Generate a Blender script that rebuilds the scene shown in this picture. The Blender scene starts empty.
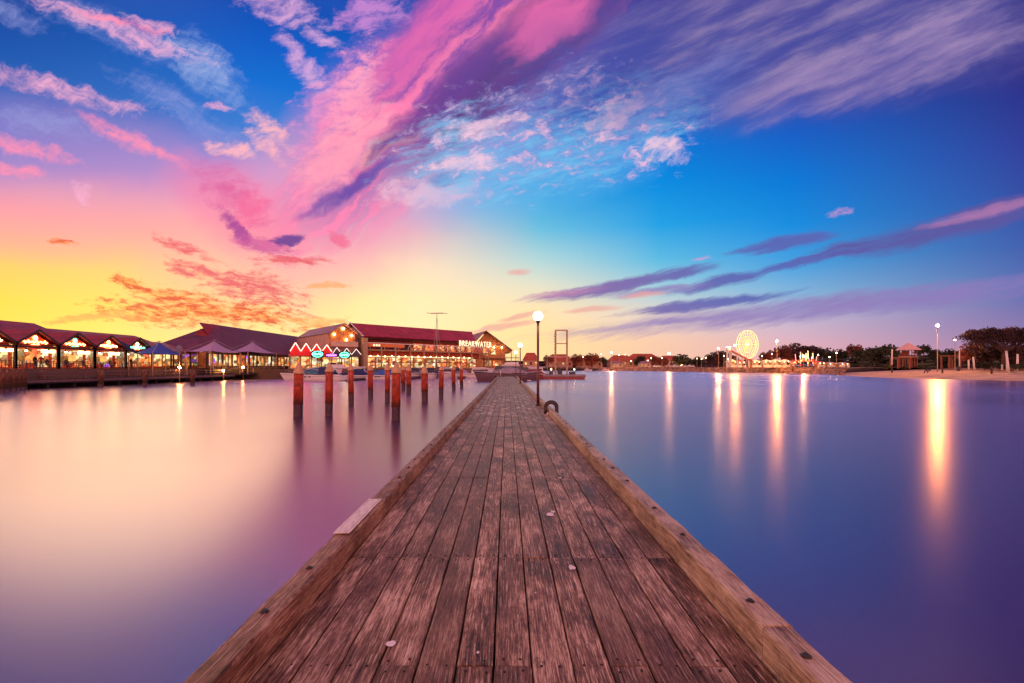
import bpy, bmesh, math, random
from math import radians as R, sin, cos, pi, atan2, sqrt, hypot
from mathutils import Vector, Matrix, noise as mnoise
random.seed(7)
sc = bpy.context.scene
COL = sc.collection
def lin(c):
    c = c / 255.0
    return c / 12.92 if c <= 0.04045 else ((c + 0.055) / 1.055) ** 2.4
def rgb(r, g, b, a=1.0):
    return (lin(r), lin(g), lin(b), a)

# ---------- tiny expression layer over shader nodes ----------
class G:
    """wraps a node tree; every method returns an output socket"""
    def __init__(s, nt): s.nt = nt; s.n = nt.nodes; s.l = nt.links
    def put(s, sock, v):
        if isinstance(v, bpy.types.NodeSocket): s.l.new(v, sock)
        else: sock.default_value = v
    def m(s, op, a, b=None, c=None, clamp=False):
        nd = s.n.new('ShaderNodeMath'); nd.operation = op; nd.use_clamp = clamp
        s.put(nd.inputs[0], a)
        if b is not None: s.put(nd.inputs[1], b)
        if c is not None: s.put(nd.inputs[2], c)
        return nd.outputs[0]
    def add(s, a, b): return s.m('ADD', a, b)
    def sub(s, a, b): return s.m('SUBTRACT', a, b)
    def mul(s, a, b): return s.m('MULTIPLY', a, b)
    def div(s, a, b): return s.m('DIVIDE', a, b)
    def mad(s, a, b, c): return s.m('MULTIPLY_ADD', a, b, c)
    def lincomb(s, x, a, y, b, c):      # a*x + b*y + c
        return s.mad(x, a, s.mad(y, b, c))
    def smooth(s, v, lo, hi, a=0.0, b=1.0):
        nd = s.n.new('ShaderNodeMapRange'); nd.interpolation_type = 'SMOOTHSTEP'
        s.put(nd.inputs[0], v); s.put(nd.inputs[1], lo); s.put(nd.inputs[2], hi)
        s.put(nd.inputs[3], a); s.put(nd.inputs[4], b); return nd.outputs[0]
    def lerp(s, v, lo, hi, a=0.0, b=1.0):
        nd = s.n.new('ShaderNodeMapRange')
        s.put(nd.inputs[0], v); s.put(nd.inputs[1], lo); s.put(nd.inputs[2], hi)
        s.put(nd.inputs[3], a); s.put(nd.inputs[4], b); return nd.outputs[0]
    def vec(s, x=0.0, y=0.0, z=0.0):
        nd = s.n.new('ShaderNodeCombineXYZ')
        for i, v in enumerate((x, y, z)): s.put(nd.inputs[i], v)
        return nd.outputs[0]
    def sep(s, v):
        nd = s.n.new('ShaderNodeSeparateXYZ'); s.put(nd.inputs[0], v); return nd.outputs
    def noise(s, v, scale=1.0, detail=4.0, rough=0.5, dim='3D', dist=0.0, w=None, color=False):
        nd = s.n.new('ShaderNodeTexNoise'); nd.noise_dimensions = dim
        s.put(nd.inputs['Vector'], v); s.put(nd.inputs['Scale'], scale); s.put(nd.inputs['Detail'], detail)
        s.put(nd.inputs['Roughness'], rough); s.put(nd.inputs['Distortion'], dist)
        if w is not None and 'W' in nd.inputs: s.put(nd.inputs['W'], w)
        return nd.outputs['Color' if color else 0]
    def mix(s, f, a, b, mode='MIX'):
        nd = s.n.new('ShaderNodeMix'); nd.data_type = 'RGBA'; nd.blend_type = mode
        s.put(nd.inputs[0], f); s.put(nd.inputs[6], a); s.put(nd.inputs[7], b); return nd.outputs[2]
    def ramp(s, v, stops, interp='LINEAR'):
        nd = s.n.new('ShaderNodeValToRGB'); cr = nd.color_ramp; cr.interpolation = interp
        while len(cr.elements) < len(stops): cr.elements.new(0.5)
        for e, (p, c) in zip(cr.elements, sorted(stops, key=lambda t: t[0])):
            e.position = p
            e.color = c if len(c) == 4 else (*c, 1)
        s.put(nd.inputs[0], v); return nd.outputs[0]
# ---------- sky: dusk gradient by azimuth and elevation, and clouds fixed to directions of the sky ----------
FPX, PX0, PY0 = 470.0, 507.0, 367.0
def make_sky():
    w = bpy.data.worlds.new("World"); sc.world = w; w.use_nodes = True
    nt = w.node_tree; nt.nodes.clear(); g = G(nt)
    tc = nt.nodes.new('ShaderNodeTexCoord')
    X, Y, Z = g.sep(tc.outputs['Generated'])
    Zc = g.m('ABSOLUTE', Z)
    hyp = g.m('SQRT', g.add(g.mul(X, X), g.mul(Y, Y)))
    el = g.mul(g.m('ARCTAN2', Zc, hyp), 180 / pi)
    az = g.mul(g.m('ARCTAN2', X, Y), 180 / pi)
    eln = g.m('POWER', g.div(el, 90.0), 0.5)
    def E(px, py):   # elevation coordinate of a sky direction
        e = math.degrees(math.atan2(PY0 - py, hypot(FPX, px - PX0)))
        return (max(e, 0) / 90) ** 0.5
    zen = (.62, .36, .40, 1)   # overhead, out of the picture: pink added to warm the light on the deck
    cols = [  # azimuth, column x, list of (row, colour)
        (0,    [(367,(255,214,95)),(335,(255,222,92)),(300,(255,216,84)),(262,(255,200,105)),(235,(250,172,135)),(205,(232,145,165)),(175,(180,135,192)),(140,(100,118,196)),(100,(48,98,182)),(50,(20,82,168)),(0,(14,66,150))]),
        (256,  [(367,(255,234,150)),(335,(255,232,145)),(300,(255,224,128)),(265,(255,208,140)),(235,(252,176,150)),(205,(236,150,180)),(170,(160,140,205)),(130,(60,122,205)),(80,(12,105,202)),(40,(8,88,190)),(0,(8,72,170))]),
        (420,  [(367,(255,232,165)),(335,(255,234,170)),(300,(254,230,176)),(265,(248,216,184)),(235,(222,195,190)),(205,(160,180,210)),(170,(75,155,215)),(130,(20,125,210)),(80,(8,100,198)),(0,(20,70,165))]),
        (540,  [(367,(255,216,145)),(335,(255,218,155)),(310,(250,220,170)),(285,(222,218,195)),(260,(172,208,210)),(230,(105,185,215)),(195,(45,158,217)),(150,(8,128,210)),(100,(4,104,198)),(50,(14,80,175)),(0,(30,60,150))]),
        (660,  [(367,(240,185,155)),(340,(240,196,168)),(315,(222,205,195)),(290,(160,200,212)),(260,(90,180,218)),(225,(30,155,220)),(180,(0,132,215)),(130,(2,108,202)),(70,(18,78,172)),(0,(34,52,140))]),
        (790,  [(367,(222,165,170)),(345,(220,170,180)),(320,(192,175,200)),(295,(130,175,210)),(265,(68,155,215)),(225,(18,135,215)),(180,(4,115,206)),(130,(22,88,188)),(70,(36,64,158)),(0,(36,42,122))]),
        (1024, [(367,(170,128,160)),(345,(150,122,165)),(315,(122,112,168)),(285,(88,108,172)),(245,(62,92,168)),(200,(50,76,160)),(140,(46,58,148)),(70,(40,42,125)),(0,(34,30,100))]),
    ]
    base = None; pa = None
    for px, st in cols:
        stops = [(E(px, y), rgb(*c)) for y, c in st]
        e0 = stops[-1][0]
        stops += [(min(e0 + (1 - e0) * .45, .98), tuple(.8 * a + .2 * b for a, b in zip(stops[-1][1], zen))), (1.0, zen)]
        c = g.ramp(eln, stops, 'LINEAR')
        a = math.degrees(math.atan((px - PX0) / FPX))
        if base is None: base = c
        else: base = g.mix(g.lerp(az, pa, a), base, c)
        pa = a
    # the part of the sky behind: unseen, peach and brightened as added fill light
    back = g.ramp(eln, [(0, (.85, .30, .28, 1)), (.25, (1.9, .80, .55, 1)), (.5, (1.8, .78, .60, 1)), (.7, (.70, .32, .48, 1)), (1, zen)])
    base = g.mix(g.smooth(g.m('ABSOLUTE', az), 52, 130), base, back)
    # sky coordinates: gnomonic projection about due north, in units of 1/470
    Ys = g.m('MAXIMUM', Y, 0.05)
    front = g.smooth(Y, 0.15, 0.4)
    u = g.mad(g.div(X, Ys), FPX, PX0)
    v = g.mad(g.div(Zc, Ys), -FPX, PY0)
    uv = g.vec(u, v, 0)
    # gentle warp so that nothing is an ellipse
    wn = g.sep(g.noise(uv, 1 / 90, 3, .55, color=True))
    wf = g.sep(g.noise(uv, 1 / 22, 3, .6, color=True))
    def warped(a1, a2):
        uu = g.add(u, g.add(g.mad(wn[0], a1, -a1 / 2), g.mad(wf[0], a2, -a2 / 2)))
        vv = g.add(v, g.add(g.mad(wn[1], a1, -a1 / 2), g.mad(wf[1], a2, -a2 / 2)))
        return uu, vv
    W = {'soft': warped(40, 16), 'puff': warped(26, 13), 'thin': warped(14, 5)}
    NZ = {}
    def streak(ang, sl, sw, key, detail=6, rough=.58, seed=0.0):
        k = (ang, sl, sw, key, seed)
        if k not in NZ:
            uu, vv = W[key]; c_, s_ = cos(R(ang)), sin(R(ang))
            a = g.lincomb(uu, c_ / sl, vv, -s_ / sl, 0.0)
            b = g.lincomb(uu, s_ / sw, vv, c_ / sw, 0.0)
            NZ[k] = g.noise(g.vec(a, b, seed), 1.0, detail, rough)
        return NZ[k]
    def blob(cx, cy, ang, hl, hw, key='soft'):
        uu, vv = W[key]; c_, s_ = cos(R(ang)), sin(R(ang))
        a = g.lincomb(uu, c_ / hl, vv, -s_ / hl, -(cx * c_ - cy * s_) / hl)
        b = g.lincomb(uu, s_ / hw, vv, c_ / hw, -(cx * s_ + cy * c_) / hw)
        return g.sub(1.0, g.m('MULTIPLY_ADD', a, a, g.mul(b, b)))   # 1 in the middle, 0 on the rim
    C = base
    def cloud(C, b, nz, col, op=1.0, amp=2.4, lo=.35, hi=1.1, th=.5):
        d = g.add(g.m('MAXIMUM', b, -1.2), g.mad(nz, amp, -amp * th))
        d = g.smooth(d, lo, hi, 0, op)
        return g.mix(d, C, col), d
    def glow(C, b, col, op):
        d = g.smooth(b, -.6, 1.0, 0, op)
        return g.mix(d, C, col)
    SKY_CLOUDS(g, C, cloud, glow, blob, streak, u, v)
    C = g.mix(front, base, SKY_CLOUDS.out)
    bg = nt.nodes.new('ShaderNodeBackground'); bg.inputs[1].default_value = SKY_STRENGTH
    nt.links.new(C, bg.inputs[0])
    # the physical twilight sky adds its own faint share
    sk = nt.nodes.new('ShaderNodeTexSky'); sk.sky_type = 'NISHITA'; sk.sun_disc = False
    sk.sun_elevation = R(2.0); sk.sun_rotation = R(SUN_AZ)
    bn = nt.nodes.new('ShaderNodeBackground'); bn.inputs[1].default_value = 0.004
    nt.links.new(sk.outputs[0], bn.inputs[0])
    ad = nt.nodes.new('ShaderNodeAddShader'); nt.links.new(bg.outputs[0], ad.inputs[0]); nt.links.new(bn.outputs[0], ad.inputs[1])
    o = nt.nodes.new('ShaderNodeOutputWorld'); nt.links.new(ad.outputs[0], o.inputs[0])
    w.cycles.sampling_method = 'MANUAL'; w.cycles.sample_map_resolution = 512
SKY_STRENGTH = 1.0; SUN_AZ = -39.0; SUN_E = 0.42
class _SC:
    out = None
    def __call__(s, g, C, cloud, glow, blob, streak, u, v):
        def many(C, items, nz, col, op, amp=2.4, lo=.2, hi=1.15, th=.5, key='soft'):
            b = None
            for it in items:
                k = blob(*it, key)
                b = k if b is None else g.m('MAXIMUM', b, k)
            return cloud(C, b, nz, col, op, amp, lo, hi, th)[0]
        # --- broad glows
        C = glow(C, blob(320, 205, 35, 200, 85), rgb(255, 166, 176), .5)
        C = glow(C, blob(60, 222, 0, 220, 42), rgb(255, 165, 165), .35)
        C = glow(C, blob(110, 150, -15, 220, 40), rgb(190, 140, 200), .28)
        nL = streak(-24, 30, 8, 'soft', 7, .70); nX = streak(40, 24, 8, 'soft', 6, .68, 2.0); nP = streak(43, 80, 18, 'soft', 6, .60)
        nR = streak(14, 55, 6, 'thin', 6, .68); nU = streak(24, 150, 24, 'thin', 6, .60, 3.0); nC = streak(14, 21, 11, 'puff', 7, .67, 5.0); nO = streak(-8, 17, 5.5, 'thin', 6, .70, 9.0)
        nR2 = streak(16, 34, 8, 'thin', 7, .66, 21.0)
        nLX = g.mad(nL, .6, g.mul(nX, .4))
        # --- streaks upper left
        C = many(C, [(118, 30, -21, 130, 24), (0, 12, -25, 60, 16), (40, 122, -12, 70, 18), (180, 108, -30, 90, 18)], nLX, rgb(150, 155, 215), .65, 3.6, .0, 1.8)
        C = many(C, [(200, 66, -38, 62, 26)], nLX, rgb(160, 178, 222), .75, 3.4, -.1, 1.7)
        C = many(C, [(112, 28, -21, 120, 13), (150, 22, -14, 34, 8), (62, 88, -15, 105, 13), (215, 104, 0, 18, 5), (80, 192, -50, 20, 8)], nLX, rgb(240, 168, 200), .95, 4.2, .05, 1.7, .49)
        C = many(C, [(132, 142, -27, 82, 12), (28, 150, -16, 60, 10), (16, 170, -14, 34, 8), (122, 22, -12, 60, 7)], nLX, rgb(252, 140, 172), .95, 3.8, .0, 1.6, .49)
        C = many(C, [(231, 148, -18, 30, 9), (262, 142, -38, 34, 12), (268, 128, -40, 40, 15)], nC, rgb(255, 180, 184), .9, 3.6, .0, 1.5)
        C = many(C, [(282, 14, -14, 56, 18), (308, 66, -48, 60, 14), (322, 40, -30, 24, 10)], nC, rgb(224, 168, 212), .85, 3.8, .0, 1.6)
        # --- the great plume
        C = glow(C, blob(430, 120, 43, 230, 95), rgb(215, 115, 185), .42)
        C, _ = cloud(C, blob(345, 105, 55, 95, 48, 'puff'), nC, rgb(238, 145, 195), .75, 3.2, .1, 1.3)
        pcol = g.mix(g.smooth(nP, .36, .62), rgb(132, 72, 160), rgb(252, 126, 172))
        C, _ = cloud(C, blob(455, 78, 43, 250, 78, 'soft'), nP, pcol, .97, 1.9, -.2, .85)
        C, _ = cloud(C, blob(372, 10, 20, 46, 26, 'puff'), nC, rgb(205, 135, 205), .8, 2.8, .1, 1.2)
        C, _ = cloud(C, blob(358, 92, 60, 60, 26, 'puff'), nC, rgb(253, 160, 186), .85, 2.8, .1, 1.1)
        C, _ = cloud(C, blob(345, 150, 40, 80, 36, 'puff'), nC, rgb(255, 160, 180), .8, 2.2, .0, 1.1)
        C, _ = cloud(C, blob(400, 140, 32, 60, 14), nP, rgb(255, 178, 165), .85, 2.2, .1, 1)
        C, _ = cloud(C, blob(520, 62, 44, 185, 40), nP, rgb(84, 50, 118), .95, 2.1, -.35, .9)
        C, _ = cloud(C, blob(440, 100, 44, 120, 22), nP, rgb(104, 60, 142), .9, 2.4, -.1, 1.0)
        C, _ = cloud(C, blob(425, 30, 50, 110, 34), nP, rgb(205, 92, 168), .8, 2.2, -.1, 1.1)
        C, _ = cloud(C, blob(552, 20, 36, 62, 24), nP, rgb(240, 108, 168), .95, 1.8, -.3, .9)
        C, _ = cloud(C, blob(352, 188, 27, 70, 10), nP, rgb(104, 72, 160), .95, 1.8, .0, .9)
        C, _ = cloud(C, blob(430, 194, 5, 75, 20, 'puff'), nC, rgb(245, 185, 200), .85, 3.0, .1, 1.2)
        C, _ = cloud(C, blob(450, 181, 10, 30, 9, 'puff'), nC, rgb(76, 74, 160), .85, 2.2, .1, 1.0)
        # --- the swirl left of it
        C = glow(C, blob(235, 205, -30, 75, 40), rgb(245, 120, 160), .5)
        C, _ = cloud(C, blob(232, 194, -38, 52, 26, 'puff'), nC, rgb(212, 86, 150), .8, 4.4, -.2, 1.9)
        C, _ = cloud(C, blob(250, 208, 50, 26, 20, 'puff'), nC, rgb(238, 105, 150), .8, 2.2, .0, 1.1)
        C, _ = cloud(C, blob(236, 228, -42, 36, 10, 'soft'), nX, rgb(160, 62, 145), .9, 2.0, .0, .9)
        C, _ = cloud(C, blob(265, 246, -15, 44, 12, 'puff'), nO, rgb(205, 92, 152), .85, 2.6, .1, 1.0)
        C, _ = cloud(C, blob(290, 240, 10, 22, 8, 'puff'), nO, rgb(104, 62, 142), .95, 1.8, .0, .8)
        C, _ = cloud(C, blob(337, 238, -38, 17, 8, 'puff'), nC, rgb(235, 110, 145), .9, 2.0, .0, .9)
        # --- orange cloudlets low over the roofs
        oc = g.mix(g.smooth(nO, .42, .6), rgb(252, 140, 58), rgb(218, 84, 62))
        C = many(C, [(205, 314, -3, 125, 19), (175, 297, -14, 66, 11), (262, 320, 6, 44, 7), (137, 286, -8, 34, 5), (62, 244, -4, 20, 4)], nO, oc, .95, 4.4, .0, 1.3, .49, 'puff')
        C = many(C, [(250, 288, -12, 66, 20), (195, 270, -14, 40, 9), (180, 247, -20, 40, 7), (290, 262, 0, 48, 7)], nO, rgb(226, 92, 104), .92, 4.4, .0, 1.3, .49, 'puff')
        C = many(C, [(318, 318, 0, 40, 6), (100, 318, 0, 80, 6), (330, 285, 0, 26, 4)], nO, rgb(246, 160, 90), .7, 2.6, .1, 1.0, .5, 'puff')
        # --- cream and pink puffs in the blue
        C = glow(C, blob(520, 170, 10, 130, 48), rgb(110, 180, 228), .5)
        C, _ = cloud(C, blob(590, 95, 22, 130, 60, 'puff'), nC, rgb(10, 76, 172), .75, 2.6, .0, 1.4, .46)
        pc = g.mix(g.smooth(nC, .46, .72), rgb(110, 140, 208), rgb(240, 186, 210))
        C = many(C, [(520, 150, 8, 150, 56), (640, 120, 25, 90, 50), (450, 130, 20, 50, 26)], nR2, rgb(120, 190, 230), .8, 4.6, .0, 1.7, .5, 'puff')
        C = many(C, [(515, 138, 5, 130, 62), (628, 125, 20, 84, 56), (580, 86, 20, 60, 30)], nC, pc, .92, 5.0, .0, 1.6, .51, 'puff')
        C = many(C, [(612, 118, 30, 44, 20), (480, 128, 10, 60, 16), (470, 165, 5, 50, 16), (660, 150, -10, 40, 16)], nC, rgb(238, 196, 214), .8, 3.2, .2, 1.3, .5, 'puff')
        # --- mauve veil up right
        C = glow(C, blob(800, 30, 8, 330, 85), rgb(84, 74, 150), .7)
        vc = g.mix(g.smooth(nU, .36, .68), rgb(66, 76, 155), rgb(150, 130, 172))
        C, _ = cloud(C, blob(810, 40, 8, 300, 76), nU, vc, .75, 2.2, -.3, 1.5)
        C, _ = cloud(C, blob(900, 58, 20, 170, 40), nU, rgb(168, 140, 184), .65, 2.4, .0, 1.5)
        C, _ = cloud(C, blob(690, 95, 30, 110, 34), nU, rgb(84, 112, 190), .5, 2.6, .0, 1.4)
        # --- low streaks on the right
        purple = g.mix(g.smooth(u, 540, 760), rgb(128, 92, 160), rgb(88, 94, 170))
        C = many(C, [(620, 284, 11, 105, 8), (668, 276, 10, 60, 6), (705, 303, 7, 105, 7), (742, 298, 5, 60, 5), (725, 281, 13, 70, 7), (784, 244, 9, 62, 9), (808, 262, 12, 90, 6)], nR, purple, .92, 1.9, -.05, .95, .5, 'thin')
        C = many(C, [(850, 304, 6, 320, 15), (700, 318, 6, 170, 6), (655, 290, 6, 60, 5)], nR, rgb(138, 116, 178), .85, 1.7, -.2, 1.2, .5, 'thin')
        C = many(C, [(950, 228, 13, 150, 15), (1000, 206, 13, 90, 9), (860, 246, 10, 60, 6)], nR, rgb(90, 82, 152), .92, 1.8, -.1, 1.1, .5, 'thin')
        C = many(C, [(985, 212, 13, 80, 7), (560, 293, 9, 50, 4)], nR, rgb(190, 125, 168), .6, 1.8, -.1, 1.1, .5, 'thin')
        C = many(C, [(838, 212, 12, 16, 7), (700, 262, 8, 14, 3)], nC, rgb(214, 150, 195), .75, 3.4, .1, 1.4, .5, 'puff')
        C = many(C, [(500, 326, 7, 50, 5), (522, 316, 10, 34, 4), (520, 272, 0, 16, 4), (590, 308, 5, 34, 4), (640, 294, 3, 30, 4)], nR, rgb(228, 158, 152), .7, 2.0, .0, 1.1, .5, 'thin')
        s.__class__.out = C
SKY_CLOUDS = _SC()
make_sky()
# ---------- mesh helpers ----------
class MB:
    """collects shapes for ONE mesh object"""
    def __init__(s): s.v = []; s.f = []; s.mi = []; s.k = 0; s.sm = []
    def slot(s, k): s.k = k; return s
    def face(s, idx, smooth=False): s.f.append(tuple(idx)); s.mi.append(s.k); s.sm.append(smooth)
    def pts(s, ps):
        b = len(s.v); s.v += [tuple(p) for p in ps]; return b
    def box(s, x0, x1, y0, y1, z0, z1, M=None):
        ps = [Vector((x, y, z)) for z in (z0, z1) for y in (y0, y1) for x in (x0, x1)]
        if M is not None: ps = [M @ p for p in ps]
        b = s.pts(ps)
        for q in ((0,2,3,1),(4,5,7,6),(0,1,5,4),(2,6,7,3),(0,4,6,2),(1,3,7,5)): s.face([b+i for i in q])
        return s
    def cbox(s, c, d, rz=0.0, M=None):
        T = Matrix.Translation(Vector(c)) @ Matrix.Rotation(rz, 4, 'Z')
        if M is not None: T = M @ T
        return s.box(-d[0]/2, d[0]/2, -d[1]/2, d[1]/2, -d[2]/2, d[2]/2, T)
    def quad(s, *ps):
        b = s.pts(ps); s.face(range(b, b+len(ps))); return s
    def tube(s, p0, p1, r0, r1=None, n=8, cap=True):
        r1 = r0 if r1 is None else r1
        p0, p1 = Vector(p0), Vector(p1); d = (p1-p0)
        if d.length < 1e-6: return s
        d.normalize(); a = d.orthogonal().normalized(); c = d.cross(a)
        b = s.pts([p0+(a*cos(2*pi*i/n)+c*sin(2*pi*i/n))*r0 for i in range(n)] + [p1+(a*cos(2*pi*i/n)+c*sin(2*pi*i/n))*r1 for i in range(n)])
        for i in range(n):
            j = (i+1) % n; s.face((b+i, b+j, b+n+j, b+n+i), True)
        if cap: s.face([b+i for i in range(n)][::-1]); s.face([b+n+i for i in range(n)])
        return s
    def path(s, pts, r, n=6):
        for a, b in zip(pts[:-1], pts[1:]): s.tube(a, b, r, r, n)
        return s
    def lathe(s, prof, c=(0,0,0), n=16, M=None):
        c = Vector(c); rows = []
        for r, z in prof:
            ps = [c+Vector((r*cos(2*pi*i/n), r*sin(2*pi*i/n), z)) for i in range(n)]
            if M is not None: ps = [M @ p for p in ps]
            rows.append(s.pts(ps))
        for a, b in zip(rows[:-1], rows[1:]):
            for i in range(n):
                j = (i+1) % n; s.face((a+i, a+j, b+j, b+i), True)
        s.face([rows[0]+i for i in range(n)][::-1]); s.face([rows[-1]+i for i in range(n)])
        return s
    def ball(s, c, r, n=12, m=8, sz=1.0):
        return s.lathe([(max(r*sin(pi*k/m), r*.02), -r*sz*cos(pi*k/m)) for k in range(m+1)], c, n)
    def torus(s, M, R0, r, n=32, m=8, a0=0, a1=2*pi):
        full = abs(a1-a0-2*pi) < 1e-6; rows = []
        for i in range(n if full else n+1):
            a = a0+(a1-a0)*i/n
            rows.append(s.pts([M @ Vector(((R0+r*cos(2*pi*j/m))*cos(a), (R0+r*cos(2*pi*j/m))*sin(a), r*sin(2*pi*j/m))) for j in range(m)]))
        for i in range(n):
            a, b = rows[i], rows[(i+1) % len(rows)]
            for j in range(m):
                k = (j+1) % m; s.face((a+j, b+j, b+k, a+k), True)
        return s
    def prism(s, poly, y0, y1, M=None):
        """poly in x,z extruded along y"""
        n = len(poly); ps = [Vector((x, y0, z)) for x, z in poly]+[Vector((x, y1, z)) for x, z in poly]
        if M is not None: ps = [M @ p for p in ps]
        b = s.pts(ps); s.face([b+i for i in range(n)]); s.face([b+n+i for i in range(n)][::-1])
        for i in range(n):
            j = (i+1) % n; s.face((b+j, b+i, b+n+i, b+n+j))
        return s
    def mesh(s, name, mats):
        me = bpy.data.meshes.new(name); me.from_pydata(s.v, [], s.f)
        mats = mats if isinstance(mats, (list, tuple)) else [mats]
        for m in mats: me.materials.append(m)
        me.polygons.foreach_set('material_index', s.mi)
        me.polygons.foreach_set('use_smooth', s.sm)
        me.update(); return me
    def build(s, name, mats, parent=None):
        o = bpy.data.objects.new(name, s.mesh(name, mats)); COL.objects.link(o)
        if parent is not None: o.parent = parent
        return o
def tag(o, label=None, cat=None, group=None, kind=None):
    if label: o['label'] = label
    if cat: o['category'] = cat
    if group: o['group'] = group
    if kind: o['kind'] = kind
    return o
def thing(name, label, cat, loc=(0,0,0), rz=0.0, group=None):
    o = bpy.data.objects.new(name, None); COL.objects.link(o)
    o.location = loc; o.rotation_euler = (0, 0, rz); o.empty_display_size = .3
    return tag(o, label, cat, group)
def kids(o): return [c for c in bpy.data.objects if c.parent == o]
def copy_tree(o, parent=None, ch=None):
    c = o.copy(); COL.objects.link(c); c.parent = parent
    for k in (kids(o) if ch is None else ch): copy_tree(k, c)
    return c
def place(o, loc, rz=0.0, scale=1.0, label=None, group=None):
    o.location = loc; o.rotation_euler = (0, 0, rz)
    o.scale = (scale,)*3 if isinstance(scale, (int, float)) else scale
    if label: o['label'] = label
    if group: o['group'] = group
    return o
def V(px, Y, z=0.0): return Vector(((px-PX0)/FPX*Y, Y, z))      # survey: bearing and distance -> ground position
def ZH(py, Y): return 2.5-(py-PY0)/FPX*Y                        # survey: height from elevation angle

# ---------- materials ----------
def mat(name, base, rough=.6, metal=0.0, emit=None, es=0.0, var=.12, scale=3.0, bump=0.0, spec=.5, coords='Object'):
    m = bpy.data.materials.new(name); m.use_nodes = True; nt = m.node_tree; g = G(nt)
    b = nt.nodes['Principled BSDF']
    b.inputs['Roughness'].default_value = rough; b.inputs['Metallic'].default_value = metal; b.inputs['Specular IOR Level'].default_value = spec
    tc = nt.nodes.new('ShaderNodeTexCoord'); nz = g.noise(tc.outputs[coords], scale, 4, .6)
    c0 = tuple(max(x*(1-var*2), 0) for x in base[:3])+(1,); c1 = tuple(min(x*(1+var*2), 1) for x in base[:3])+(1,)
    g.put(b.inputs['Base Color'], g.mix(g.smooth(nz, .25, .75), c0, c1))
    if emit: b.inputs['Emission Color'].default_value = emit; b.inputs['Emission Strength'].default_value = es
    if bump:
        bp = nt.nodes.new('ShaderNodeBump'); bp.inputs['Strength'].default_value = bump; bp.inputs['Distance'].default_value = .02
        nt.links.new(nz, bp.inputs['Height']); nt.links.new(bp.outputs[0], b.inputs['Normal'])
    return m
def emis(name, col, st):
    m = bpy.data.materials.new(name); m.use_nodes = True; nt = m.node_tree
    b = nt.nodes['Principled BSDF']; b.inputs['Base Color'].default_value = (.4, .4, .4, 1)
    b.inputs['Emission Color'].default_value = col; b.inputs['Emission Strength'].default_value = st
    return m
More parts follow.
